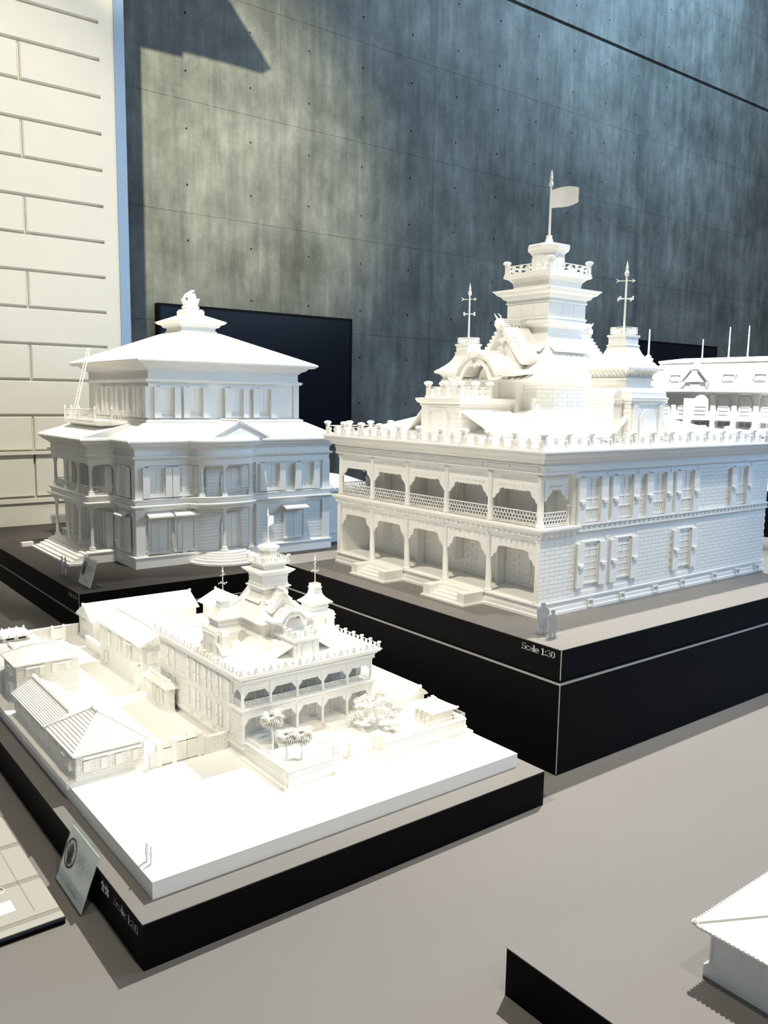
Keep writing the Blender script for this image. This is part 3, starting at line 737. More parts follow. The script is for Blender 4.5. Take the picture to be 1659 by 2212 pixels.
    tb = MB(); tb.rect_rings(cx, ty, [(.068,.068,.684),(.080,.080,.690),(.088,.088,.693),(.0905,.0905,.697),(.0905,.0905,.701),(.078,.078,.703),(.078,.078,.708),(.080,.080,.709),(.080,.080,.713),(.0765,.0765,.715),(.0765,.0765,.752),(.080,.080,.754),(.080,.080,.757),(.0775,.0775,.759),(.079,.079,.764),(.086,.086,.767),(.090,.090,.774),(.099,.099,.778),(.104,.104,.785),(.1075,.1075,.787),(.1075,.1075,.790),(.066,.066,.795)])
    tb.build('tower_body', WHITE, t)
    pn = MB()
    for k in range(-1, 2):
        for sg in (-1, 1):
            pn.box(cx+k*.048-.0225, cx+k*.048+.0225, ty+sg*.0765-.0008, ty+sg*.0765+.0008, .7165, .7505); pn.box(cx+sg*.0765-.0008, cx+sg*.0765+.0008, ty+k*.048-.0225, ty+k*.048+.0225, .7165, .7505)
    pn.build('tower_panel', WHITE, t)
    pf = MB(); pf.rect_rings(cx, ty, [(.066,.066,.792),(.066,.066,.802),(.068,.068,.812),(.077,.077,.821),(.084,.084,.824),(.0865,.0865,.825),(.0865,.0865,.831)]); po = pf.build('tower_platform', WHITE, t)
    br = MB()
    for k in range(11):
        f_ = -.06+.012*k
        for sg in (-1, 1):
            br.tube([(cx+f_, ty+sg*.067, .806), (cx+f_, ty+sg*.0685, .814), (cx+f_, ty+sg*.079, .8225)], .0016, 4); br.tube([(cx+sg*.067, ty+f_, .806), (cx+sg*.0685, ty+f_, .814), (cx+sg*.079, ty+f_, .8225)], .0016, 4)
    stuff(br.build('bracket', WHITE, po))
    h = .080
    balustrade(t, [(cx-h, ty-h), (cx+h, ty-h), (cx+h, ty+h), (cx-h, ty+h)], .8305, [1, 1, 1, 1], True, 1.02)
    bp = MB()
    for (a, b) in (((-h,-h),(h,-h)), ((h,-h),(h,h)), ((h,h),(-h,h)), ((-h,h),(-h,-h))):
        A = Vector((cx+a[0], ty+a[1], 0)); Bv = Vector((cx+b[0], ty+b[1], 0))
        bp.bar(A+Vector((0,0,.846)), Bv+Vector((0,0,.846)), .0022)
        for k in range(1, 6): P = A.lerp(Bv, k/6); bp.bar(P+Vector((0,0,.832)), P+Vector((0,0,.846)), .0026)
        for k in (1, 2, 4, 5):
            P = A.lerp(Bv, k/6); dd_ = (Bv-A).normalized()
            bp.rings([[tuple(P+dd_*(.0058*math.cos(2*PI*q/8))+Vector((0,0,.8525+.0058*math.sin(2*PI*q/8)))+w_) for q in range(8)] for w_ in (Vector((-dd_.y, dd_.x, 0))*.0014, Vector((dd_.y, -dd_.x, 0))*.0014)])
    bp.build('railing_infill', WHITE, t)
    ln = MB(); ln.lathe(cx, ty, [(.0470,.830),(.0470,.889),(.050,.893),(.056,.899),(.0610,.902),(.0610,.911),(.058,.913),(.012,.924)], 8, PI/8); lo_ = ln.build('lantern', WHITE, t)
    for k in range(8):
        a = PI/4*k; M = frame((cx+.0434*math.cos(a), ty+.0434*math.sin(a), 0), (-math.sin(a), math.cos(a), 0), (math.cos(a), math.sin(a), 0))
        ar = MB(M); ar.prism(arch_pts(.0125, .845, .872, 6), 0, .0016); ar.build('arched_panel', WHITE, lo_)
    fp = MB(); fp.lathe(cx, ty, [(.011,.921),(.0105,.930),(.009,.933),(.008,.934),(.0085,.940),(.0078,.942)], 10); fp.lathe(cx, ty, [(.0034,.940),(.0028,1.074),(.0058,1.076),(.0060,1.081),(.0035,1.088),(.0044,1.096),(.0030,1.107),(.0008,1.118)], 10); fo = fp.build('flagpole', WHITE, t)
    # waving flag, on the near side of the pole
    fl = MB(); n = 10; d = Vector((.76, .65, 0)).normalized(); nn = Vector((-d.y, d.x, 0)); rs = []
    for k in range(n+1):
        s = k/n; off = nn*(.006*math.sin(s*5.0))*s; p = Vector((cx, ty, 0))+d*(.003+.072*s)+off; z1 = 1.064+.010*math.sin(s*2.6)-.002*s; z0 = 1.016+.006*s+.014*max(0, s-.75)*2
        rs.append([tuple(p+Vector((0,0,z0))+nn*.0006), tuple(p+Vector((0,0,z1))+nn*.0006), tuple(p+Vector((0,0,z1))-nn*.0006), tuple(p+Vector((0,0,z0))-nn*.0006)])
    fl.rings(rs).build('flag', WHITE, fo)
    return t
bank = make_bank('largest white bank model with two-storey veranda, flag tower and weather vanes')
# ------------------------------------------------------------------ hip-roofed model with porch, bay and ladder
def make_hall():
    t = thing('hall_model', 'white architectural model with low hip roof, emblem cupola, porch and ladder', 'model building', (.7301, 1.857, ZA))
    S = .81
    bay = [(.33+.125*u, -.058*math.sqrt(max(0, 1-abs(u)**3))) for u in [-1+2*k/16 for k in range(17)]]
    porch = [(0, .62), (-.10, .62), (-.10, .187), (0, .187)]
    foot = [(0, 0)]+bay+[(S, 0), (S, S), (0, S)]+porch
    foot0 = [(0, 0), (S, 0), (S, S), (0, S)]+porch
    MB().sweep(foot0, [(.010,0),(.010,.034),(.012,.036),(.012,.040),(.004,.042)]).build('base', WHITE, t)
    mb = MB(); mb.box(.004, S-.004, .004, S-.004, .04, .45); mb.build('wall', WHITE, t)
    # clapboard joints
    cb = MB()
    for k in range(12):
        z = .055+.0125*k; cb.box(.001, S-.001, .0022, .006, z, z+.0108)
        cb.box(.0022, .006, .001, S-.001, z, z+.0108)
    for k in range(11):
        z = .255+.0125*k; cb.box(.001, S-.001, .0022, .006, z, z+.0108); cb.box(.0022, .006, .001, S-.001, z, z+.0108)
    stuff(cb.build('siding', WHITE, t))
    # belt between the storeys, entablature, eave
    MB().sweep(foot, [(-.02,.200),(.004,.203),(.005,.212),(.014,.215),(.018,.219),(.018,.2225),(.006,.225),(.005,.236),(.011,.239),(.013,.243),(.013,.246),(-.02,.247)]).build('belt_course', WHITE, t)
    MB().sweep(foot, [(-.02,.360),(.002,.362),(.002,.384),(.010,.388),(.014,.393),(.014,.397),(.003,.399),(.003,.418),(.008,.420),(.010,.424),(.018,.430),(.026,.434),(.030,.440),(-.02,.4405)]).build('entablature', WHITE, t)
    fpl = [(.05+.085*k, .112+.085*k, -.0042, 0) for k in range(9) if not .19 < .08+.085*k < .47]+[(-.1045, -.10, .20+.083*k, .268+.083*k) for k in range(5)]+[(-.09, -.01, .1825, .187), (-.0045, 0, .02, .15)]
    for (a, b, c, d) in fpl: MB().box(a, b, c, d, .402, .415).build('frieze_panel', WHITE, t)
    # lower roof: from eave polygon up to the upper storey
    eave = offset(foot, .040); lo, hi = .068, .742
    inn = [(min(max(x, lo), hi), min(max(y, lo), hi)) for x, y in eave]
    MB().rings([[(x, y, .440) for x, y in offset(foot, .030)], [(x, y, .447) for x, y in eave], [(x, y, .452) for x, y in eave], [(x, y, .458) for x, y in offset(foot, .036)], [(x, y, .512) for x, y in inn]]).build('lower_roof', WHITE, t)
    # small gable over the bay
    ax_, az = .372, .521
    g = MB(); g.add([(.262,-.072,.462),(.482,-.072,.462),(ax_,-.062,az),(ax_,.075,az),(.262,.075,.475),(.482,.075,.475),(.262,-.072,.456),(.482,-.072,.456)],
                    [(0,1,2),(0,2,3,4),(1,5,3,2),(0,6,7,1)]); go = g.build('bay_gable', WHITE, t)
    MB().tube([(ax_,-.070,az+.002),(ax_,.075,az+.002)], .005, 6).build('ridge', WHITE, go)
    for sx in (-1, 1): MB().tube([(ax_+sx*.118,-.076,.461),(ax_,-.068,az+.001)], .0035, 5).build('gable_trim', WHITE, go)
    # corner pilasters
    for (x0, x1, y0, y1) in ((-.004, .030, -.004, .030), (S-.030, S+.004, -.004, .030), (.474, .490, -.006, .01), (.170, .186, -.006, .01)):
        MB().box(x0, x1, y0, y1, .042, .205).build('pilaster', WHITE, t); MB().box(x0, x1, y0, y1, .247, .365).build('pilaster', WHITE, t)
    FN = frame((0, 0, 0), (1,0,0), (0,-1,0)); FL = frame((0, 0, 0), (0,1,0), (-1,0,0))
    def sh_window(par, M, c, z0, z1, w, sw, guard=True, hood=False, arch=False, n0=0):
        o = MB(M).box(c-w/2, c+w/2, n0, n0+.003, z0, z1).build('window', WHITE, par)
        f = MB(M)
        f.box(c-w/2-.004, c-w/2, n0, n0+.006, z0, z1); f.box(c+w/2, c+w/2+.004, n0, n0+.006, z0, z1); f.box(c-w/2-.006, c+w/2+.006, n0, n0+.010, z1, z1+.005); f.box(c-w/2-.006, c+w/2+.006, n0, n0+.008, z0-.006, z0)
        for k in range(1, 5): f.box(c-w/2, c+w/2, n0+.002, n0+.0038, z0+(z1-z0)*k/5-.0006, z0+(z1-z0)*k/5+.0006)
        f.box(c-.0007, c+.0007, n0+.002, n0+.004, z0, z1)
        if guard:
            f.box(c-w/2, c+w/2, n0+.002, n0+.0055, z0+.024, z0+.026)
            for k in range(5):
                cx_ = c-w/2+w*(k+.5)/5; f.tube([(cx_+.005*math.cos(a), n0+.0045, z0+.012+.007*math.sin(a)) for a in (0,1.05,2.1,3.15,4.2,5.25,6.28)], .0009, 4)
        f.build('window_frame', WHITE, o)
        if sw:
            for s in (-1, 1):
                a = c+s*(w/2+.005); b = a+s*sw; a, b = min(a, b), max(a, b)
                MB(M).box(a, b, n0+.004, n0+.015, z0-.006, z1+.002).build('shutter', WHITE, o)
        if arch:
            a = MB(M); a.prism([(c+x, z) for x, z in arch_pts(w*.40, z0+.004, z1-w*.44)], n0+.003, n0+.005); a.build('arched_shutters', WHITE, o)
            a = MB(M); a.box(c-.0006, c+.0006, n0+.005, n0+.0058, z0+.004, z1-.006)
            for k in range(1, 6): a.box(c-w*.4, c+w*.4, n0+.005, n0+.0056, z0+(z1-z0)*k/6-.0005, z0+(z1-z0)*k/6+.0005)
            a.build('shutter_joint', WHITE, o)
        if hood:
            h = MB(M); h.add([(c-w/2-.009, 0, z1+.022), (c+w/2+.009, 0, z1+.022), (c+w/2+.011, .036, z1+.010), (c-w/2-.011, .036, z1+.010), (c-w/2-.009, 0, z1+.016), (c+w/2+.009, 0, z1+.016), (c+w/2+.011, .036, z1+.005), (c-w/2-.011, .036, z1+.005)],
                             [(0,1,2,3),(4,7,6,5),(3,2,6,7),(0,3,7,4),(1,5,6,2)]); h.build('hood', WHITE, o)
        return o
    for c in (.0755, .186-.0): sh_window(t, FN, c, .256, .356, .050, .024)
    for c in (.545, .703): sh_window(t, FN, c, .256, .356, .050, .026)
    for c in (.080, .180): sh_window(t, FN, c, .054, .176, .072, 0, False, True, True)
    sh_window(t, FN, .645, .060, .170, .086, 0, False, True, False)
    sh_window(t, FL, .095, .256, .356, .046, .026); sh_window(t, FL, .095, .060, .176, .050, .020, False, True)
    # walls behind bay and porch: tall doors, dark gaps from shutters standing open
    for z0, z1 in ((.044, .178), (.25, .35)):
        o = MB(FN); o.prism([(.37+x, z) for x, z in arch_pts(.044, z0, z1-.044)], 0, .003); d = o.build('arched_door', WHITE, t)
        o = MB(FN); o.box(.3693, .3707, .003, .0042, z0, z1)
        for k in range(1, 6): o.box(.328, .412, .003, .0038, z0+(z1-z0)*k/6-.0005, z0+(z1-z0)*k/6+.0005)
        o.build('door_panel', WHITE, d)
        for c in (.245, .31, .42, .52, .59):
            o = MB(FL).box(c-.016, c+.016, 0, .003, z0, z1).build('door', WHITE, t)
            for s in (-1, 1): MB(FL).box(c+s*.0175-.0012, c+s*.0175+.0012, .002, .028, z0, z1).build('shutter', WHITE, o)
    for c in (.245,):
        for s in (-1, 1): MB(FN).box(c+s*.016-.001, c+s*.016+.001, 0, .02, .25, .345).build('shutter', WHITE, t)
    # porch and bay columns
    def col_mesh(h):
        mb = MB(); mb.rect_rings(0, 0, [(.0105,.0105,0),(.0105,.0105,.008),(.009,.009,.009),(.009,.009,.016)])
        mb.lathe(0, 0, [(.0082,.016),(.0066,.020),(.0058,h*.5),(.0054,h-.030),(.0070,h-.028),(.0062,h-.024),(.0085,h-.012),(.0100,h-.006)], 12); mb.rect_rings(0, 0, [(.0105,.0105,h-.006),(.0105,.0105,h)])
        me = mb.mesh('column'); me.materials.append(WHITE); return me
    c1 = col_mesh(.162); c2 = col_mesh(.118)
    pts = [(-.090, .197), (-.090, .331), (-.090, .468), (-.090, .610), (-.004, .197), (.245, -.030), (.315, -.048), (.43, -.030), (.37, -.047)][:8]
    for x, y in pts[:4]+[(.235, -.030), (.315, -.050), (.435, -.026)]:
        if x != .235: put('column', c1, t, (x, y, .041))
        put('column', c2, t, (x, y, .246))
    # arch heads between columns
    def head(p, q, z1, dz, zlow):
        p = Vector(p); q = Vector(q); L = (q-p).length; d = (q-p)/L; M = frame((p.x, p.y, 0), (d.x, d.y, 0), (d.y, -d.x, 0)); mb = MB(M); r = .018
        pts_ = [(0, z1), (L, z1), (L, zlow)]+[(L-.006-r+r*math.cos(a), z1-dz-r+r*math.sin(a)) for a in [k*PI/10 for k in range(6)]]+[(.006+r-r*math.sin(a), z1-dz-r+r*math.cos(a)) for a in [k*PI/10 for k in range(6)]]+[(0, zlow)]
        mb.prism(pts_, -.003, .003); mb.build('arch_head', WHITE, t)
    seq = [(-.090, .610), (-.090, .468), (-.090, .331), (-.090, .197)]
    for a, b in zip(seq, seq[1:]): head(a, b, .206, .004, .178); head(a, b, .366, .006, .336)
    head((-.090, .197), (0, .197), .206, .006, .172); head((-.090, .197), (0, .197), .366, .010, .330)
    bs = [(.205, -.004), (.235, -.030), (.315, -.050), (.435, -.026), (.458, -.004)]
    for a, b in zip(bs[1:3], bs[2:4]): head(a, b, .206, .006, .172); head(a, b, .366, .010, .330)
    # honeycomb railings of porch and bay
    def rail(a, b, z, h=.026, par=None, r=.0052):
        a = Vector(a); b = Vector(b); L = (b-a).length; mb = lattice_panel(L, h, r, .0013); me = mb.mesh('lattice_railing'); me.materials.append(WHITE)
        put('lattice_railing', me, par or t, (a.x, a.y, z), math.atan2((b-a).y, (b-a).x))
    for a, b in zip(seq, seq[1:]): rail(b, a, .250)
    rail((-.090, .197), (-.004, .197), .250); rail((-.09, .61), (-.004, .61), .250)
    for a, b in zip(bs, bs[1:]): rail(a, b, .250)
    # porch steps and round bay steps
    st = MB().box(-.186, -.10, .168, .640, 0, .008).build('porch_steps', WHITE, t)
    for k in range(4): MB().box(-.176+.0165*k, -.10, .182, .618, .008+.0075*k, .008+.0075*(k+1)).build('tread', WHITE, st)
    MB().box(-.215, -.170, .662, .690, 0, .016).build('cheek_block', WHITE, st)
    rs = MB().lathe(.335, -.002, [(.140,0),(.140,.007)], 40).build('bay_steps', WHITE, t)
    for k in range(1, 5): MB().lathe(.335, -.002, [(.140-.0135*k, .007*k), (.140-.0135*k, .0075*(k+1)+.002)], 40).build('tread', WHITE, rs)
    MB().box(-.0145, -.006, .12, .14, .010, .024).build('vent', WHITE, t)
    # upper storey
    u0, u1 = .09, .72
    MB().sweep(rect(u0, u0, u1, u1), [(.012,.500),(.012,.512),(.016,.514),(.016,.520),(.005,.524),(.003,.527),(0,.528),(0,.655),(.008,.658),(.014,.662),(.014,.668),(.003,.671),(0,.673),(0,.700),(.006,.703),(.010,.709),(.024,.714),(.030,.722),(.045,.726)]).build('upper_storey', WHITE, t)
    UN = frame((0, u0, 0), (1,0,0), (0,-1,0)); UL = frame((u0, 0, 0), (0,1,0), (-1,0,0))
    for c in (.158, .271, .440, .562): sh_window(t, UN, c, .535, .640, .044, .024)
    for c in (.125, .225, .335, .445, .555): sh_window(t, UL, c, .535, .640, .034, .024)
    for c in (u0+.008, u1-.012): MB(UN).box(c-.010, c+.014, 0, .005, .527, .655).build('pilaster', WHITE, t)
    # main hip roof, cupola and emblem
    o = .060
    cc = .405; h0 = (u1-u0)/2+o
    MB().rect_rings(cc, cc, [(h0-.012,h0-.012,.724),(h0,h0,.732),(h0,h0,.737),(h0-.006,h0-.006,.741),(.084,.084,.862)]).build('hip_roof', WHITE, t)
    MB().rect_rings(cc, cc, [(.078,.078,.858),(.078,.078,.867),(.073,.073,.870),(.073,.073,.880),(.084,.084,.884),(.090,.090,.893),(.103,.103,.898),(.108,.108,.906),(.044,.044,.932)]).build('cupola', WHITE, t)
    MB().rect_rings(cc, cc, [(.038,.038,.928),(.041,.041,.933),(.041,.041,.948),(.035,.035,.956)]).build('cupola_cap', WHITE, t)
    em = MB(); em.lathe(cc, cc, [(.025,.955),(.035,.962),(.036,.966),(.030,.972),(.028,.980),(.0,.980)], 12); eo = em.build('emblem', WHITE, t)
    for k in range(6):
        a = 2*PI*k/6+.3; p = MB(); p.tube([(cc+.022*math.cos(a), cc+.022*math.sin(a), .974), (cc+.036*math.cos(a), cc+.036*math.sin(a), 1.000)], [.0085, .004], 6); p.build('crown_point', WHITE, eo)
    d = Vector((.82, -.57, 0)); B = MB(frame((cc, cc, 0), d, (-d.y, d.x, 0)))
    sil = [(-.010,.974),(-.012,.990),(-.006,1.000),(-.010,1.006),(-.028,1.004),(-.022,1.016),(-.010,1.024),(.002,1.032),(.014,1.034),(.018,1.030),(.008,1.024),(.008,1.018),(.016,1.022),(.022,1.012),(.024,.998),(.020,.986),(.022,.974)]
    B.prism(sil, -.008, .008); B.build('bird_figure', WHITE, eo)
    # roof balcony on the left and the ladder leaning on the eave
    bpoly = [(-.06, .235), (-.015, .175), (.085, .175), (.085, .64), (-.015, .64), (-.06, .585)]
    MB().sweep(bpoly, [(-.05,.484),(-.030,.493),(-.010,.500),(-.002,.505),(0,.509),(0,.5145)]).build('balcony', WHITE, t)
    ring = [(-.064, .205), (-.064, .40), (-.064, .598)]
    ring2 = [(.07, .182), (-.012, .182), (-.054, .24), (-.054, .41), (-.054, .582), (-.012, .632), (.07, .632)]
    for a, b in zip(ring2, ring2[1:]): rail(a, b, .516, .034, None, .0068)
    for x, y in ring2[1:-1]:
        p = MB(); p.lathe(x, y, [(.0035,.514),(.003,.555),(.0045,.558),(.0035,.562),(.0010,.568)], 7); p.build('post', WHITE, t)
    ld = MB(); A = Vector((-.040, .530, .515)); Bq = Vector((.030, .530, .790)); w = Vector((0, .014, 0)); off = Vector((0, 0, 0))
    lo_ = MB().bar(A-w, Bq-w, .0042).build('ladder', WHITE, t)
    for s in (1,): MB().bar(A+w*s, Bq+w*s, .0042).build('rail', WHITE, lo_)
    for k in range(1, 22): p = A.lerp(Bq, k/22); MB().bar(p-w, p+w, .0026).build('rung', WHITE, lo_)
    # plain wing behind, at the right end
    wg = MB().box(S+.004, S+.30, .10, .46, 0, .215).build('rear_wing', WHITE, t)
    MB().sweep(rect(S+.004, .10, S+.30, .46), [(.006,0),(.006,.036),(.009,.038),(.009,.041),(0,.043)]).build('base', WHITE, wg)
    cb = MB()
    for k in range(13): cb.box(S+.004, S+.299, .0985, .10, .046+.0125*k, .0566+.0125*k)
    stuff(cb.build('siding', WHITE, wg))
    MB().rect_rings(S+.152, .28, [(.17,.205,.214),(.176,.21,.220),(.176,.21,.226),(.06,.10,.275)]).build('wing_roof', WHITE, wg)
    mb = MB()
    for k in range(14): mb.box(S-.02+.0255*k, S-.02+.0255*k+.017, .062, .067, .228, .236)
    stuff(mb.build('eave_tiles', WHITE, wg))
    return t
hall = make_hall()
# ------------------------------------------------------------------ city block model
ZS = .0924; ZT = .016        # street level of the model, garden terrace above it
def site():
    b = thing('site_base', 'thick white slab with a blank street area in front of the city block model', 'model base', (.0316, .0436, ZC))
    W, D = .7148, 1.26; h = ZS-ZC
    MB().box(0, W, 0, D, 0, h-.010).build('slab', WHITE, b); MB().box(0, W, 0, D, h-.010, h).build('street', WHITE, b); MB().box(-.004, 0, .352, D, h-.006, h).build('edge_lip', WHITE, b)
    pv = thing('pavement', 'thin raised white yard paving with a rounded edge under the houses of the city block', 'model paving', (.0316, .0436, ZS))
    MB().box(0, .2915, .352, D, 0, .0035).build('paving', WHITE, pv)
    rv_ = thing('rear_pavement', 'thin raised white paving behind the small bank under the rear houses', 'model paving', (.0316, .0436, ZS)); MB().box(.2917, W-.001, .672, D, 0, .0035).build('paving', WHITE, rv_); MB().box(.2917, W-.001, D, D+.001, 0, .0030).build('kerb', WHITE, rv_)
    MB().box(-.004, 0, .352, D, 0, .0042).build('edge_strip', WHITE, pv); MB().box(.10, .2914, .3522, .358, .0030, .0042).build('kerb', WHITE, pv)
    tc = thing('garden_terrace', 'raised white terrace with kerb carrying the small bank and its garden', 'model terrace', (.0316, .0436, ZS))
    MB().box(.2915, .7035, .1255, .6715, 0, ZT).build('terrace', WHITE, tc)
    for q in ((.284, .7085, .118, .1255, .0018), (.284, .2915, .1255, .349, .0018), (.7085, .7135, .118, .6715, .006)): MB().box(*q[:4], 0, q[4]).build('kerb', WHITE, tc)
    for x in (.345, .37, .395): MB().box(x, x+.001, .14, .272, ZT, ZT+.0008).build('garden_edging', WHITE, tc)
site()
mini = copy_tree(bank, None, skip=('brick', 'brickwork'))
mini.location = (.318, .322, ZS+ZT+.0002); mini.rotation_euler = (0, 0, 0); mini.scale = (.375, .375, .372)
mini['label'] = 'small white bank model with flag tower standing inside the city block model'
mini.name = 'bank_model'
def mini_bricks():
    W, D, V, E = BW, BD, BV, BE
    up = [.1755, .299, .4365, .560, .8265]; lo_l = [.180, .304, .4365, .564, .8265]; hw = .0545
    for M, n in ((frame((E, 0, 0), (0, 1, 0), (-1, 0, 0)), 0), (frame((W-E, 0, 0), (0, 1, 0), (1, 0, 0)), 0)):
        mb = MB(M)
        for z0, z1, hh, u0 in ((.034, .170, [(c-hw, c+hw, .045, .162) for c in lo_l], .004), (.207, .325, [(c-hw, c+hw, .195, .318) for c in up], V+.004)):
            f, p = bricks(u0, D-E, z0, z1, .040, .0115, .0020, hh)
            for (a, b, c, d) in f+p: mb.box(a, b, 0, .0025, c, d)
        stuff(mb.build('brickwork', WHITE, mini))
    M = frame((0, V, 0), (1, 0, 0), (0, -1, 0)); mb = MB(M); cols = [.0117+.15486*k for k in range(6)]
    hh = [((cols[k]+cols[k+1])/2-.06, (cols[k]+cols[k+1])/2+.038, 0, 1) for k in range(5)]
    for z0, z1 in ((.034, .168), (.207, .318)):
        f, p = bricks(E+.013, W-E-.013, z0, z1, .040, .0115, .0020, hh)
        for (a, b, c, d) in f+p: mb.box(a, b, 0, .0025, c, d)
    stuff(mb.build('brickwork', WHITE, mini))
    for fr, u0, u1, z0, z1 in ((frame((BW/2-.136, 0, 0), (0,1,0), (-1,0,0)), .263, .617, .452, .520), (frame((0, .262, 0), (1,0,0), (0,-1,0)), BW/2-.135, BW/2-.1, .452, .52),
                               (frame((0, .049, 0), (1,0,0), (0,-1,0)), BW/2-.074, BW/2-.033, .385, .466), (frame((0, .049, 0), (1,0,0), (0,-1,0)), BW/2+.033, BW/2+.074, .385, .466),
                               (frame((BW/2-.075, 0, 0), (0,1,0), (-1,0,0)), .05, .2, .385, .466), (frame((BW/2-.369, 0, 0), (0,1,0), (-1,0,0)), .345, .378, .385, .48), (frame((BW/2-.369, 0, 0), (0,1,0), (-1,0,0)), .446, .479, .385, .48)):
        mb = MB(fr); f, p = bricks(u0, u1, z0, z1, .040, .0115, .0020)
        for (a, b, c, d) in f+p: mb.box(a, b, 0, .002, c, d)
        stuff(mb.build('brickwork', WHITE, mini))
mini_bricks()

def small_window(par, M, c, z0, z1, w, shut=True, awn=False, stand=False):
    o = MB(M).box(c-w/2, c+w/2, 0, .0012, z0, z1).build('window', WHITE, par)
    f = MB(M); f.box(c-w/2-.0012, c-w/2, 0, .0024, z0-.001, z1+.001); f.box(c+w/2, c+w/2+.0012, 0, .0024, z0-.001, z1+.001); f.box(c-w/2-.0015, c+w/2+.0015, 0, .0028, z1, z1+.0014); f.box(c-w/2-.0015, c+w/2+.0015, 0, .0028, z0-.0014, z0)
    f.box(c-.0004, c+.0004, .001, .002, z0, z1)
    for k in (1, 2): f.box(c-w/2, c+w/2, .001, .002, z0+(z1-z0)*k/3-.0003, z0+(z1-z0)*k/3+.0003)
    f.build('window_frame', WHITE, o)
    if shut:
        for s in (-1, 1):
            a = c+s*(w/2+.0015); bb = a+s*w*.62; a, bb = min(a, bb), max(a, bb); MB(M).box(a, bb, .001, .0032, z0-.001, z1+.001).build('shutter', WHITE, o)
    if stand:
        for s in (-1, 1): MB(M).box(c+s*(w/2+.001)-.0005, c+s*(w/2+.001)+.0005, .001, .008, z0, z1).build('shutter', WHITE, o)
    if awn:
        h = MB(M); x0, x1 = c-w*1.25, c+w*1.25
        h.add([(x0,0,z1+.006),(x1,0,z1+.006),(x1,.009,z1+.003),(x0,.009,z1+.003),(x0,0,z1+.0045),(x1,0,z1+.0045),(x1,.009,z1+.0015),(x0,.009,z1+.0015)], [(0,1,2,3),(4,7,6,5),(3,2,6,7),(0,3,7,4),(1,5,6,2)]); h.build('awning', WHITE, o)
    return o
def house(name, label, x0, x1, y0, y1, zb, ze, zr, hip=True, over=.007, axis='y', front=(), left=(), brick=True, group=None, front_awn=None, ridge_w=.004, courses=False):
    t = thing(name, label, 'model building', (x0, y0, ZS+zb), 0, 1, group); W, D = x1-x0, y1-y0; H = ze-zb; R = zr-zb
    mb = MB(); mb.box(0, W, 0, D, 0, H); mb.build('wall', WHITE, t)
    MB().sweep(rect(0, 0, W, D), [(.0018,0),(.0018,.004),(.001,.0048),(0,.005)]).build('base_course', WHITE, t)
    FN = frame((0,0,0), (1,0,0), (0,-1,0)); FL = frame((0,0,0), (0,1,0), (-1,0,0))
    hf = [(c-w*1.2-.001, c+w*1.2+.001, a-.002, b+.003) for (c, a, b, w, aw) in front]; hl = [(c-w*.6-.001, c+w*.6+.001, a-.002, b+.003) for (c, a, b, w, aw) in left]
    if brick:
        brickwork(t, FN, .0005, W-.0005, .006, H-.004, .0125, .0042, .0008, 0, .0010, hf); brickwork(t, FL, .0005, D-.0005, .006, H-.004, .0125, .0042, .0008, 0, .0009, hl)
    for (c, a, b, w, aw) in front: small_window(t, FN, c, a, b, w, True, aw)
    for (c, a, b, w, aw) in left: small_window(t, FL, c, a, b, w, False, aw, True)
    MB().sweep(rect(0, 0, W, D), [(0,H-.004),(.002,H-.003),(.003,H-.001),(over-.001,H)]).build('eave_cornice', WHITE, t)
    if front_awn:
        a, b, z = front_awn; h = MB(FN); h.add([(a,0,z+.004),(b,0,z+.004),(b,.010,z+.001),(a,.010,z+.001),(a,0,z+.002),(b,0,z+.002),(b,.010,z-.001),(a,.010,z-.001)], [(0,1,2,3),(4,7,6,5),(3,2,6,7),(0,3,7,4),(1,5,6,2)]); h.build('awning', WHITE, t)
    ex0, ex1, ey0, ey1 = -over, W+over, -over, D+over
    half = (ex1-ex0)/2 if axis == 'y' else (ey1-ey0)/2
    if axis == 'y':
        cx = W/2; r0, r1 = ((ey0+half, ey1-half) if hip else (ey0, ey1))
        if r1 < r0: r0 = r1 = D/2
        A, B = (cx, r0), (cx, r1)
        rv = [(ex0,ey0,H),(ex1,ey0,H),(ex1,ey1,H),(ex0,ey1,H),(cx,r0,R),(cx,r1,R)]; fs = [(0,1,4),(1,2,5,4),(2,3,5),(3,0,4,5)]
    else:
        cy = D/2; r0, r1 = ((ex0+half, ex1-half) if hip else (ex0, ex1))
        A, B = (r0, cy), (r1, cy)
        rv = [(ex0,ey0,H),(ex1,ey0,H),(ex1,ey1,H),(ex0,ey1,H),(r0,cy,R),(r1,cy,R)]; fs = [(0,1,5,4),(1,2,5),(2,3,4,5),(3,0,4)]
    th = .0022
    rf = MB(); low = [(x, y, z-th) for x, y, z in rv[:4]]
    rf.add(rv+low, fs+[(0,6,7,1),(1,7,8,2),(2,8,9,3),(3,9,6,0),(6,9,8,7)]); ro = rf.build('roof', WHITE, t)
    # tile ribs up the slopes
    rb = MB(); st = .0046
    def ribs(p, q, a, b):
        p, q, a, b = map(Vector, (p, q, a, b)); L = (q-p).length; n = int(L/st); d = (q-p)/L
        # foot of ridge ends along the eave
        ta = (a-p).dot(d); tb = (b-p).dot(d)
        for k in range(1, n):
            tt = L*k/n; e = p+d*tt
            if tt < ta: top = p.lerp(a, tt/ta) if ta > 1e-6 else a
            elif tt > tb: top = q.lerp(b, (L-tt)/(L-tb)) if L-tb > 1e-6 else b
            else: top = a.lerp(b, (tt-ta)/max(tb-ta, 1e-6))
            if (top-e).length > .004: rb.bar(e+Vector((0,0,.0006)), top+Vector((0,0,.0006)), .0013)
    V = [Vector(v) for v in rv]
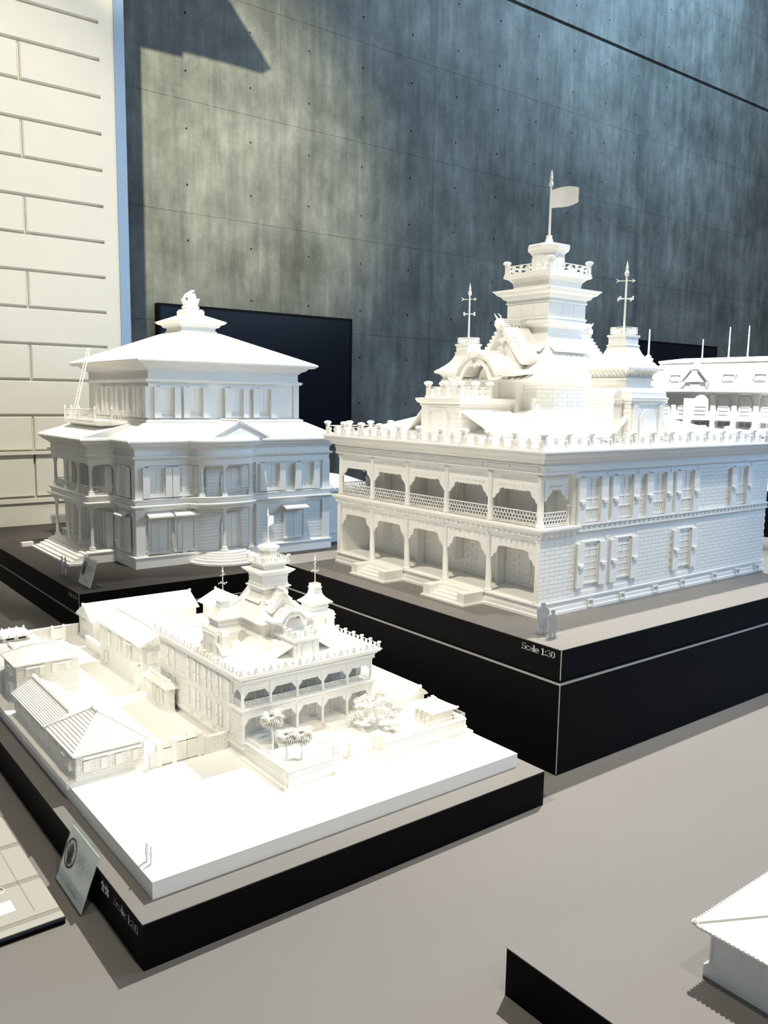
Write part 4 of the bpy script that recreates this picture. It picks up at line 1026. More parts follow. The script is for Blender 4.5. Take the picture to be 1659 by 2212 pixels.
    if courses:
        n = 13
        for k in range(1, n):
            s = k/n; p = V[0].lerp(V[4], s); q = V[3].lerp(V[5], s); rb.bar(p+Vector((0,0,.0005)), q+Vector((0,0,.0005)), .0012)
    if axis == 'y':
        if not courses: ribs(V[3], V[0], V[5], V[4])
        ribs(V[0], V[1], V[4], V[4]); ribs(V[1], V[2], V[4], V[5])
    else: ribs(V[0], V[1], V[4], V[5]); ribs(V[3], V[0], V[4], V[4]); ribs(V[1], V[2], V[5], V[5])
    stuff(rb.build('roof_tiles', WHITE, ro))
    rd = MB(); a3 = Vector((*A, R+.001)); b3 = Vector((*B, R+.001))
    if (b3-a3).length > .002: rd.tube([a3, b3], ridge_w*.75, 6)
    for e in (a3, b3): rd.lathe(e.x, e.y, [(ridge_w*.8, e.z-.002), (ridge_w, e.z+.001), (ridge_w*.6, e.z+.0045)], 7)
    if hip:
        for k, e in ((0, a3), (1, a3 if axis == 'y' else b3), (2, b3), (3, b3 if axis == 'y' else a3)):
            rd.tube([V[k]+Vector((0,0,.001)), e], .0016, 5); v = V[k]; rd.lathe(v.x, v.y, [(.0022, v.z), (.0026, v.z+.002), (.001, v.z+.004)], 6)
    rd.build('ridge', WHITE, ro)
    return t
house('gatehouse_model', 'one-storey brick house model with wide hip roof and awning beside the wooden gate', .045, .165, .400, .545, .0035, .050, .094,
      front=[(.032, .014, .031, .017, False), (.088, .014, .031, .017, False)], left=[(.02, .014, .032, .008, False), (.045, .014, .032, .008, True), (.07, .014, .032, .008, False), (.105, .014, .032, .008, False)], front_awn=(.010, .112, .0385), courses=True)
house('long_wing_model', 'long low wing model with a ribbed gable roof behind the corner gatehouse', .045, .122, .553, .775, .0035, .048, .073, hip=False,
      left=[(.03, .014, .032, .008, False), (.055, .014, .032, .008, False), (.085, .014, .032, .008, False), (.20, .014, .032, .008, False)], front=[], brick=True, ridge_w=.006, courses=True)
house('office_block_model', 'two-storey brick block model with hip roof and two small awnings', .058, .186, .815, .912, .0035, .093, .118, axis='x',
      front=[(.036, .062, .078, .016, True), (.090, .062, .078, .016, True), (.05, .026, .037, .012, False)], left=[(.03, .062, .079, .009, True), (.055, .062, .079, .009, False), (.03, .02, .04, .009, True), (.06, .02, .04, .009, False)])
house('lean_to_model', 'small low house model with ribbed roof between the two-storey block and the lantern-roofed house', .050, .150, .925, 1.03, .0035, .052, .075, hip=False, front=[], left=[(.03, .014, .03, .008, False), (.07, .014, .03, .008, False)], ridge_w=.006)
lh = house('lantern_house_model', 'square house model with lattice walls and a raised lantern roof with dark slots', .085, .185, 1.10, 1.20, .0035, .052, .066, front=[], left=[], brick=False)
def lantern():
    lp = thing('roof_lantern', 'raised lantern roof with two dark slots on top of the lattice-walled house', 'model building', (.135, 1.15, ZS+.060))
    MB().box(-.030, .030, -.030, .030, 0, .010).build('lantern_wall', WHITE, lp)
    for x in (-.014, .014): MB().box(x-.009, x+.009, -.0306, -.0290, .0025, .0075).build('slot', INK, lp)
    MB().rect_rings(0, 0, [(.036,.036,.009),(.037,.037,.011),(.012,.012,.021)]).build('lantern_cap', WHITE, lp)
    for sx in (-1, 1):
        for k in range(5): 
            q = -.034+.017*k; MB().lathe(q, sx*.035, [(.0015,.010),(.0028,.013),(.0022,.017),(.0008,.018)], 6).build('roof_ornament', WHITE, lp)
    mb = MB()
    for k in range(12):
        u = -.05+.0083*k
        mb.bar((u, -.0512, -.046), (u+.0083*1.4, -.0512, -.012), .0012); mb.bar((u+.0083*1.4, -.0512, -.046), (u, -.0512, -.012), .0012)
    stuff(mb.build('lattice', WHITE, lp))
lantern()
house('storehouse_model', 'long storehouse model with a ribbed gable roof at the back of the city block', .338, .630, 1.172, 1.282, .0035, .064, .098, hip=False, axis='x', front=[(.05, .02, .04, .012, False), (.12, .02, .04, .012, False)], left=[(.055, .03, .05, .012, True)], brick=False)
house('annex_model', 'two-storey clapboard annex model with a ribbed gable roof behind the small bank', .304, .400, .760, 1.02, .0035, .106, .128, hip=False, axis='y', over=.006, front=[(.03, .06, .085, .014, False)],
      left=[(.06, .060, .092, .016, True), (.12, .060, .092, .014, False), (.19, .060, .092, .014, False), (.21, .014, .04, .014, False)], brick=True)
house('side_room_model', 'small hip-roofed brick room model on the flank of the small bank', .297, .3115, .600, .715, .0035, .056, .067, axis='y', over=.006, front=[], left=[(.03, .014, .044, .016, False), (.06, .014, .044, .016, False)])
house('shed_model', 'low flat-eaved shed model next to the storehouse gable', .350, .44, 1.075, 1.15, .0035, .040, .052, hip=False, axis='x', brick=False)
house('rear_house_model', 'small gabled house model at the back corner of the city block', .648, .738, 1.06, 1.165, .0035, .078, .106, hip=False, axis='y', brick=False, over=.012)
house('rear_gallery_model', 'low ribbed-roof gallery model between the small bank and the storehouse', .47, .66, .80, .95, .0035, .056, .072, hip=True, axis='x', brick=False)
house('garden_hut_model', 'small hip-roofed hut model in the garden corner', .676, .724, .202, .260, .016, .046, .060, axis='y', over=.008, brick=False, left=[(.016, .004, .022, .012, False), (.042, .004, .022, .012, False)])
house('garden_shed_model', 'long narrow garden shed model with a ribbed gable roof along the site edge', .702, .734, .300, .71, .016, .046, .062, hip=False, axis='y', brick=False, over=.006)

def annex_extras():
    t = thing('entrance_canopy', 'small doorway with canopy and steps on the annex facing the yard', 'model doorway', (.304, .775, ZS+.0035))
    MB().box(-.008, 0, -.009, .009, 0, .056).build('door_case', WHITE, t); MB().box(-.0086, -.0075, -.005, .005, .004, .048).build('door_leaf', WHITE, t)
    MB().add([(0,-.012,.064),(0,.012,.064),(-.016,.012,.056),(-.016,-.012,.056),(0,-.012,.061),(0,.012,.061),(-.016,.012,.053),(-.016,-.012,.053)], [(0,1,2,3),(4,7,6,5),(2,6,7,3),(0,3,7,4),(1,5,6,2)]).build('canopy', WHITE, t)
    for k in range(3): MB().box(-.010-.005*(3-k), -.006, -.012, .012, .003*k, .003*(k+1)).build('tread', WHITE, t)
annex_extras()

# boundary walls: coping, brick courses, fence rails
def fence_wall(label, x0, y0, x1, y1, zb, h, pickets=0, th=.007, group='boundary walls of the city block'):
    L = math.hypot(x1-x0, y1-y0); t = thing('garden_wall', label, 'model wall', (x0, y0, ZS+zb), math.atan2(y1-y0, x1-x0), 1)
    MB().box(0, L, -th/2, th/2, 0, h-.003).build('wall', WHITE, t)
    e = .0008; MB().rings([[(-e,-th/2-.0015,h-.003),(L+e,-th/2-.0015,h-.003),(L+e,th/2+.0015,h-.003),(-e,th/2+.0015,h-.003)], [(-e,-th/2-.0015,h-.0012),(L+e,-th/2-.0015,h-.0012),(L+e,th/2+.0015,h-.0012),(-e,th/2+.0015,h-.0012)], [(0,-.001,h),(L,-.001,h),(L,.001,h),(0,.001,h)]]).build('coping', WHITE, t)
    MB().box(-.0006, L+.0006, -th/2-.001, th/2+.001, 0, .002).build('wall_foot', WHITE, t)
    for n in (frame((0,-th/2,0),(1,0,0),(0,-1,0)), frame((0,th/2,0),(1,0,0),(0,1,0))): brickwork(t, n, .0005, L-.0005, .0025, h-.0035, .013, .0048, .0007, 0, .0008)
    if pickets:
        f = MB(); n = int(L/.0042); f.bar((0,0,h+.002),(L,0,h+.002),.0007); f.bar((0,0,h+.0085),(L,0,h+.0085),.0007)
        for k in range(n+1):
            x = L*k/max(n,1); f.add([(x-.0005,0,h-.0005),(x+.0005,0,h-.0005),(x+.0005,0,h+.009),(x,0,h+.0112),(x-.0005,0,h+.009)], [(0,1,2,3,4)]); f.bar((x,0,h-.0005),(x,0,h+.0100),.0008)
        stuff(f.build('pickets', WHITE, t))
    return t
fence_wall('brick garden wall with pickets between lamp corner and iron gate', .3245, .1735, .432, .1735, ZT, .016, 1)
fence_wall('long brick garden wall with pickets between iron gate and garden hut', .532, .1735, .732, .1735, ZT, .016, 1)
fence_wall('brick garden wall with pickets running from lamp corner to small bank', .3275, .1795, .3275, .318, ZT, .016, 1)
fence_wall('brick garden wall with pickets behind the garden hut', .732, .177, .732, .285, ZT, .016, 1)
fence_wall('low brick yard wall between wooden gate and small bank', .266, .382, .3255, .382, 0, .034)
fence_wall('short brick wall between gatehouse and wooden gate', .1665, .382, .180, .382, 0, .030)
fence_wall('brick yard wall at the back beside the lantern-roofed house', .19, 1.285, .336, 1.285, .0035, .032)
fence_wall('brick wall on the yard side of the storehouse', .318, 1.03, .318, 1.16, .0035, .030)
def posts():
    # wooden gate
    t = thing('wooden_gate', 'white panelled double gate with tall posts between gatehouse and yard wall', 'model gate', (.181, .382, ZS))
    for x in (.003, .031, .0825):
        p = MB().box(x-.0045, x+.0045, -.0045, .0045, 0, .042).build('gate_post', WHITE, t); MB().rect_rings(x, 0, [(.0055,.0055,.041),(.0075,.0075,.044),(.0075,.0075,.046),(.002,.002,.049)]).build('post_cap', WHITE, t)
    for (a, b, h) in ((.0075, .0265, .030), (.0355, .0567, .036), (.0573, .078, .036)):
        d = MB().box(a, b, -.0012, .0012, .002, h).build('gate_leaf', WHITE, t); fr = MB(); w = b-a
        for zz in (.002, h*.5, h*.75, h-.002): fr.box(a, b, -.0022, .0022, zz, zz+.002)
        for k in range(4): fr.box(a+(w-.0016)*k/3, a+(w-.0016)*k/3+.0016, -.002, .002, .002, h)
        fr.build('gate_frame', WHITE, d)
    ar = MB(); ar.tube([(.0355,0,.037),(.046,0,.039),(.0567,0,.044),(.068,0,.039),(.078,0,.037)], .0014, 5); ar.lathe(.0567, 0, [(.001,.043),(.0028,.046),(.0024,.050),(.0008,.054)], 6); ar.build('gate_crest', WHITE, t)
    # small yard gate at the back
    t = thing('yard_gate', 'small plank gate with two round-topped posts in the back yard wall', 'model gate', (.26, 1.262, ZS+.0035))
    for x in (0, .03): MB().box(x-.004, x+.004, -.004, .004, 0, .036).build('gate_post', WHITE, t); MB().lathe(x, 0, [(.0045,.036),(.0045,.038),(.002,.041)], 8).build('post_cap', WHITE, t)
    d = MB().box(.004, .026, -.001, .001, .002, .030).build('gate_leaf', WHITE, t)
    for x in (.0115, .0185): MB().box(x-.0004, x+.0004, -.0018, .0018, .002, .030).build('plank_joint', WHITE, d)
    # ornamental iron gate
    t = thing('iron_gate', 'ornate bar gate with three capped posts and a step before the small bank', 'model gate', (.431, .186, ZS))
    MB().box(-.008, .102, -.012, .010, 0, .006).build('gate_step', WHITE, t)
    s = MB(); s.box(-.010, .092, -.026, -.010, 0, .003); so = s.build('front_step', WHITE, t)
    for x in (-.0152, .0922): MB().rings([[(x,-.028,0),(x+.005,-.028,0),(x+.005,-.012,0),(x,-.012,0)], [(x,-.028,.004),(x+.005,-.028,.004),(x+.005,-.012,.009),(x,-.012,.009)]]).build('step_cheek', WHITE, t)
    for x in (.003, .037, .094):
        MB().box(x-.0085, x+.0085, -.0085, .0085, 0, .018).build('post_base', WHITE, t); MB().box(x-.0072, x+.0072, -.0072, .0072, .018, .042).build('gate_post', WHITE, t); MB().rect_rings(x, 0, [(.0075,.0075,.0415),(.0105,.0105,.044),(.0105,.0105,.046),(.003,.003,.0485)]).build('post_cap', WHITE, t)
    for (a, b) in ((.011, .0285), (.046, .0655), (.0660, .0855)):
        f = MB(); n = max(4, int((b-a)/.0028))
        for zz in (.008, .016, .024, .034): f.bar((a,0,zz),(b,0,zz),.0008)
        for k in range(n+1):
            x = a+(b-a)*k/n; u = (k/n*2-1); f.bar((x,0,.007),(x,0,.036+.003*(1-u*u)),.0007)
        for k in range(3):
            x = a+(b-a)*(k+.5)/3
            f.tube([(x+.0022*math.cos(q), 0, .0115+.0030*math.sin(q)) for q in (0,1.26,2.5,3.8,5.0,6.28)], .00045, 4); f.tube([(x+.0022*math.cos(q), 0, .029+.0030*math.sin(q)) for q in (0,1.26,2.5,3.8,5.0,6.28)], .00045, 4)
        f.build('gate_leaf', WHITE, t)
posts()
def lamp_post(label, x, y, h=.047):
    t = thing('street_lamp', label, 'model lamp', (x, y, ZS), 0, 1, 'lamp posts of the city block')
    MB().lathe(0, 0, [(.0040,0),(.0040,.0008),(.0022,.0012),(.0012,.004),(.0008,.006),(.0007,h-.007),(.0012,h-.0065)], 7).build('pole', WHITE, t)
    MB().lathe(0, 0, [(.0010,h-.0065),(.0024,h-.001),(.0030,h-.0008),(.0012,h+.0012),(.0006,h+.0025)], 6).build('lamp_head', WHITE, t)
lamp_post('tiny white lamp post at the garden wall corner by the palms', .313, .1613)
lamp_post('tiny white lamp post at the foot of the iron gate step', .4145, .163)
lamp_post('tiny white lamp post just past the iron gate on the long wall', .532, .163)
lamp_post('tiny white lamp post in front of the garden hut', .652, .163)
lamp_post('tiny white lamp post between gatehouse and wooden gate', .162, .3765)
def garden():
    t = tag(MB().box(-.001, .001, -.001, .001, 0, .001).build('round_basin', WHITE), 'round white basin in the garden of the small bank', 'model basin'); t.location = (.4696, .262, ZS+ZT)
    t.data = MB().rings([[(r*math.cos(2*PI*k/24), r*math.sin(2*PI*k/24), z) for k in range(24)] for r, z in ((.0150,0),(.0165,.0125),(.0172,.014),(.0160,.0145),(.0150,.0140),(.0146,.0118))]).mesh('round_basin'); t.data.materials.append(WHITE)
    t = thing('garden_pedestal', 'small round pedestal with a figure ornament beside the broad tree', 'model ornament', (.604, .226, ZS+ZT))
    MB().lathe(0, 0, [(.0095,0),(.0095,.006),(.0125,.0085),(.0125,.0105),(.009,.0115)], 16).build('pedestal', WHITE, t); MB().lathe(0, 0, [(.0022,.0110),(.0026,.013),(.0012,.016),(.0016,.0175),(.0004,.019)], 7).build('ornament', WHITE, t)
    # fan palms
    def fan(size):
        mb = MB(); n = 13
        for k in range(n):
            a = -1.75+3.5*k/(n-1); d = Vector((math.cos(a), math.sin(a), 0)); sd = Vector((-d.y, d.x, 0)); w = size*.085
            r0 = d*size*.12; r1 = d*size*.62+Vector((0,0,-size*.14)); r2 = d*size*.95+Vector((0,0,-size*.52))
            mb.add([tuple(r0), tuple(r1-sd*w), tuple(r2), tuple(r1+sd*w)], [(0,1,2),(0,2,3)])
        me = mb.mesh('frond'); me.materials.append(FOLI); return me
    for (x, y, h, s, lab) in ((.3654, .2948, .060, .0185, 'tallest fan palm model, nearest to the veranda'), (.3633, .2412, .044, .0165, 'short fan palm model at the garden wall corner'), (.3872, .2288, .045, .0180, 'short fan palm model with dense crown toward the iron gate')):
        p = thing('palm_tree', lab, 'model tree', (x, y, ZS+ZT), 0, 1, 'fan palms in the garden'); 
        MB().tube([(0,0,0),(.001,0,h*.3),(-.0005,.001,h*.7),(0,0,h)], [.0026,.0018,.0016,.0018], 7).build('trunk', FOLI, p)
        fm = fan(s)
        for k in range(16):
            az = k*2.399; el = 1.0-1.55*((k+.5)/16)
            o = put('frond', fm, p); d = Vector((math.cos(az)*math.cos(el), math.sin(az)*math.cos(el), math.sin(el)))
            sd = Vector((-math.sin(az), math.cos(az), 0)); up = d.cross(sd)
            m = Matrix((d, sd, up)).transposed().to_4x4(); m.translation = Vector((0,0,h))+d*s*.30; o.matrix_local = m
    # broad tree with open branches
    tr = thing('garden_tree', 'broad open-branched white tree model in the garden', 'model tree', (.580, .262, ZS+ZT)); random.seed(3)
    br = MB(); lf = MB(); tips = []
    br.tube([(0,0,0),(.002,0,.014),(-.001,.001,.034),(.001,0,.058)], [.0040,.0032,.0028,.0022], 7)
    for k in range(17):
        a = k*2.399; z0 = .013+.0029*k; r = (.054-.0021*k)*random.uniform(.8, 1.15); el = random.uniform(.15, .5)
        p0 = Vector((0,0,z0)); p2 = Vector((r*math.cos(a)*.95, r*math.sin(a)*.85, z0+r*el)); p1 = p0.lerp(p2, .5)+Vector((0,0,-.003))
        br.tube([p0, p1, p2], [.0015,.0010,.0005], 5); tips += [p2, p1.lerp(p2, .5), p1.lerp(p2, .8)]
        for q in range(3):
            b = a+random.uniform(-1,1); e = p1.lerp(p2, .2+.3*q)+Vector((math.cos(b), math.sin(b), random.uniform(-.1,.5)))*.013; br.tube([p1.lerp(p2, .2+.3*q), e], [.0007,.0004], 4); tips.append(e)
    for p in tips:
        for q in range(54):
            c = p+Vector((random.gauss(0,.0048), random.gauss(0,.0048), random.gauss(0,.0024))); s = random.uniform(.0012, .0023); ax = Vector((random.uniform(-1,1), random.uniform(-1,1), random.uniform(-1,1))).normalized(); bx = ax.orthogonal().normalized(); cx_ = ax.cross(bx)
            lf.add([tuple(c+bx*s), tuple(c-bx*s*.5+cx_*s*.87), tuple(c-bx*s*.5-cx_*s*.87), tuple(c+ax*s)], [(0,1,2),(0,3,1),(1,3,2),(2,3,0)])
    br.build('branches', FOLI, tr); stuff(lf.build('foliage', FOLI, tr))
garden()
# scale figures: flat cut-outs on clear discs
MAN = [(-.12,0),(-.13,.03),(-.10,.20),(-.17,.45),(-.19,.66),(-.21,.76),(-.17,.82),(-.07,.85),(-.06,.87),(-.09,.93),(-.07,.985),(0,1.0),(.06,.985),(.085,.93),(.065,.87),(.07,.85),(.16,.81),(.20,.70),(.22,.55),(.19,.45),(.13,.46),(.13,.22),(.12,.05),(.15,.0),(.05,0),(.03,.12),(.0,.16),(-.03,.10),(-.04,0)]
LADY = [(-.09,0),(-.10,.05),(-.19,.22),(-.13,.38),(-.10,.55),(-.15,.70),(-.17,.62),(-.20,.66),(-.19,.76),(-.12,.80),(-.05,.83),(-.08,.90),(-.05,.97),(.01,.99),(.07,.96),(.085,.89),(.05,.83),(.10,.80),(.16,.70),(.17,.55),(.14,.45),(.16,.36),(.12,.20),(.13,.06),(.14,0),(.04,0),(.03,.15),(-.01,.15),(-.02,0)]
def figure(sil, h, loc, rz, label):
    t = thing('scale_figure', label, 'cut-out figure', loc, rz)
    k = h
    d = MB().lathe(0, 0, [(.21*k,0),(.21*k,.018*k)], 20).build('disc_base', ACRYL if h > .04 else WHITE, t)
    MB().prism([(x*k, z*k+.015*k) for x, z in sil], -.016*k, .016*k).build('silhouette', BLUEACR, t)
rzv = math.radians(52-90)
figure(MAN, .068, (.9415, .1650, ZB), rzv+.15, 'grey cut-out man in a hat and long coat on the tall plinth corner')
figure(LADY, .060, (.9395, .1365, ZB), rzv+.15, 'grey cut-out woman beside the man in the hat on the tall plinth')
figure(MAN, .066, (.4810, 1.8950, ZA), math.radians(60), 'pale cut-out man seen edge-on before the porch steps')
figure(LADY, .068, (.4835, 1.8670, ZA), math.radians(60), 'pale cut-out woman seen edge-on nearer the acrylic sign')
figure(MAN, .029, (.0459, .0966, ZS), math.radians(50), 'tiny cut-out man on the blank street of the city block model')
figure(LADY, .027, (.0479, .0862, ZS), math.radians(50), 'tiny cut-out woman on the blank street corner of the city block model')
# ------------------------------------------------------------------ far mansard model
def mansard():
    t = thing('mansard_model', 'distant white model of a long mansard-roofed building with arched windows and spires', 'model building', (4.40, 0, ZB))
    y0, y1 = .75, 2.36; H = .815-ZB
    MB().box(0, .9, y0, y1, 0, H).build('wall', WHITE, t)
    MB().sweep(rect(0, y0, .9, y1), [(.01,0),(.01,.05),(.004,.054)]).build('base', WHITE, t)
    MB().sweep(rect(0, y0, .9, y1), [(0,H-.02),(.012,H-.016),(.02,H-.006),(.045,H),(.045,H+.014),(.02,H+.016)]).build('cornice', WHITE, t)
    MB().rings([[(x, y, z) for x, y in offset(rect(0, y0, .9, y1), d)] for d, z in ((.03,H+.014),(-.012,H+.065),(-.015,H+.068),(-.05,H+.185))]).build('mansard_roof', WHITE, t)
    MB().sweep(rect(.05, y0+.05, .85, y1-.05), [(.004,H+.180),(.010,H+.186),(.010,H+.196),(-.10,H+.215)]).build('roof_ridge', WHITE, t)
    ys = []
    k = 0
    y = 1.88+.137*3
    M = frame((0, 0, 0), (0, 1, 0), (-1, 0, 0))
    while y > y0:
        p = MB(M); p.box(y-.016, y+.016, 0, .014, .05, H-.03); p.box(y-.022, y+.022, 0, .02, H-.034, H-.014); p.build('pilaster', WHITE, t); y -= .137
    y = 1.88+.137*3-.0685
    while y > y0:
        wide = abs(y-2.0) < .07
        w = .048 if wide else .040
        for (z0, zs_) in ((.395, .488), (.07, .24)):
            n0 = .03 if wide else 0; o = MB(M); o.prism([(y+x, z) for x, z in arch_pts(w, z0, zs_)], n0, n0+.010); f = o.build('arched_window', WHITE, t)
            o = MB(M); o.prism([(y+x, z) for x, z in arch_pts(w-.010, z0, zs_)], n0+.010, n0+.0115); o.build('pane', WHITE, f)
            for q in range(1, 4): MB(M).box(y-w+.01, y+w-.01, n0+.0115, n0+.0135, z0+(zs_-z0)*q/4-.002, z0+(zs_-z0)*q/4+.002).build('transom', WHITE, f)
            MB(M).box(y-w-.008, y+w+.008, 0, n0+.018, z0-.014, z0).build('sill', WHITE, f)
        for s in (-1, 1): MB(M).box(y+s*.020-.016, y+s*.020+.016, 0, n0+.003, .345, .372).build('small_window', BLUEACR, t)
        y -= .137
    # gabled bay and dormers
    gy = 2.0
    g = MB(M); g.box(gy-.072, gy+.072, 0, .03, .05, H); g.prism([(gy-.09, H+.06), (gy+.09, H+.06), (gy+.022, H+.135), (gy-.022, H+.135)], 0, .04); g.prism([(gy-.020, H+.13), (gy+.020, H+.13), (gy+.020, H+.155), (gy+.03, H+.155), (gy, H+.185), (gy-.03, H+.155), (gy-.020, H+.155)], 0, .04); g.box(gy-.072, gy+.072, 0, .03, H, H+.062)
    go = g.build('gable_bay', WHITE, t)
    MB(M).tube([(gy-.10, .044, H+.056), (gy-.024, .044, H+.138)], .006, 5).build('gable_trim', WHITE, go); MB(M).tube([(gy+.10, .044, H+.056), (gy+.024, .044, H+.138)], .006, 5).build('gable_trim', WHITE, go)
    MB(M).prism([(gy+.034*math.cos(PI+PI*k/8), H+.052+.036*math.sin(PI+PI*k/8)) for k in range(9)], .03, .034).build('lunette', WHITE, go)
    for dy in (2.16, 1.80, 1.60, 1.30):
        d = MB(M); d.box(dy-.035, dy+.035, -.06, .0, H+.064, H+.105); d.prism([(dy+.045*math.cos(PI*k/8), H+.105+.022*math.sin(PI*k/8)) for k in range(9)], -.06, .006); do = d.build('dormer', WHITE, t)
        MB(M).prism([(dy+x, z) for x, z in ((-.024, H+.07), (.024, H+.07), (.024, H+.098), (0, H+.112), (-.024, H+.098))], 0, .002).build('pane', WHITE, do)
    for (x, y, h) in ((.20, 1.925, .175), (.20, 1.800, .175), (.35, 2.20, .12), (.2, 1.2, .17)):
        s = MB(); s.lathe(x, y, [(.012,H+.20),(.006,H+.222),(.0045,H+.226),(.0035,H+.226+h),(.001,H+.23+h)], 8); s.build('spire', WHITE, t)
    # domed corner tower
    s = MB(); s.lathe(.02, 2.385, [(.11,0),(.11,H+.02),(.125,H+.03),(.125,H+.045),(.096,H+.05),(.090,H+.10),(.072,H+.15),(.044,H+.185),(.026,H+.195),(.030,H+.20),(.032,H+.215),(.020,H+.218),(.018,H+.232),(.006,H+.24),(.004,H+.40),(.001,H+.405)], 20)
    s.build('dome_tower', WHITE, t, True)
    # low front wing at the right
    w = MB(); w.box(-.16, 0, .9, 1.56, 0, .30); wo = w.build('front_wing', WHITE, t)
    MB().sweep(rect(-.16, .9, 0, 1.56), [(0,.29),(.015,.295),(.02,.305),(.02,.315),(-.02,.335)]).build('wing_cornice', WHITE, wo)
    for y in (1.49, 1.30, 1.1):
        o = MB(frame((-.16, 0, 0), (0,1,0), (-1,0,0))); o.prism([(y+x, z) for x, z in arch_pts(.05, .08, .19)], 0, .008); f = o.build('arched_window', WHITE, wo)
mansard()
# ------------------------------------------------------------------ cottage model in the foreground
def cottage():
    t = thing('cottage_model', 'white cottage model with broad tiled hip roof and lattice walls on the low plinth', 'model building', (.503, -.4905, ZE))
    L = .26; D = .30     # extends to +x and -y
    MB().box(0, L, -D, 0, 0, .0148).build('base', WHITE, t)
    MB().box(.005, L-.005, -D+.005, -.005, .0148, .066).build('wall', WHITE, t)
    M = frame((.005, -.005, 0), (0, -1, 0), (-1, 0, 0))
    mb = MB(M); mb.box(0, .003, 0, .0018, .016, .066); mb.box(0, D-.01, 0, .0016, .0148, .017); mb.box(0, D-.01, 0, .0016, .063, .066); mb.build('wall_trim', WHITE, t)
    o = MB(M).box(.052, .078, 0, .0016, .030, .052).build('window', WHITE, t)
    f = MB(M); f.box(.050, .080, 0, .003, .028, .030)
    for k in range(4): f.box(.052, .078, .0012, .0024, .034+.005*k, .0348+.005*k)
    f.box(.064, .0648, .0012, .0024, .03, .052); f.box(.0778, .0794, 0, .0024, .030, .056); f.build('window_frame', WHITE, o)
    MB(M).box(.012, .038, 0, .001, .034, .060).build('wall_panel', WHITE, t)
    la = MB(M)
    for k in range(24):
        u = .085+.0085*k
        if u+.03 > D-.01: break
        la.bar((u, .0012, .018), (u+.030, .0012, .062), .0012); la.bar((u+.030, .0012, .018), (u, .0012, .062), .0012)
    stuff(la.build('lattice', WHITE, t))
    ov = .012; ex0, ex1, ey0, ey1 = -ov, L+ov, -D-ov, ov; z0 = .066; rz = .108
    half = (ex1-ex0)/2; cx = (ex0+ex1)/2; a = Vector((cx, ey1-half, rz)); b = Vector((cx, ey0+half, rz))
    e0 = [(x, y, z0-.005) for x, y in rect(ex0+.004, ey0+.004, ex1-.004, ey1-.004)]
    q = rect(cx-.001, ey0+half, cx+.001, ey1-half)
    ro = MB().rings([e0, [(x, y, z0) for x, y in rect(ex0, ey0, ex1, ey1)], [(x, y, rz) for x, y in q]]).build('roof', WHITE, t)
    tb = MB()
    for k in range(int((ey1-ey0)/.0058)):
        y = ey0+.003+.0058*k; tb.lathe(ex0, y, [(.0016,z0-.002),(.0022,z0),(.0014,z0+.002)], 6)
    for k in range(int((ex1-ex0)/.0058)):
        x = ex0+.003+.0058*k; tb.lathe(x, ey1, [(.0016,z0-.002),(.0022,z0),(.0014,z0+.002)], 6)
    stuff(tb.build('eave_tiles', WHITE, ro))
    rd = MB()
    for v, e in (((ex0, ey1, z0), a), ((ex1, ey1, z0), a), ((ex0, ey0, z0), b), ((ex1, ey0, z0), b)): rd.tube([Vector(v)+Vector((0,0,.001)), e+Vector((0,0,.001))], .0020, 6)
    for v in ((ex0, ey1), (ex0, ey0), (ex1, ey1)): rd.lathe(v[0]+.003, v[1]-.003, [(.003,z0),(.0045,z0+.003),(.002,z0+.006)], 7)
    rd.lathe(a.x, a.y, [(.005,rz-.002),(.007,rz+.004),(.003,rz+.008)], 8); rd.tube([a, b], .004, 6); rd.build('ridge', WHITE, ro)
cottage()

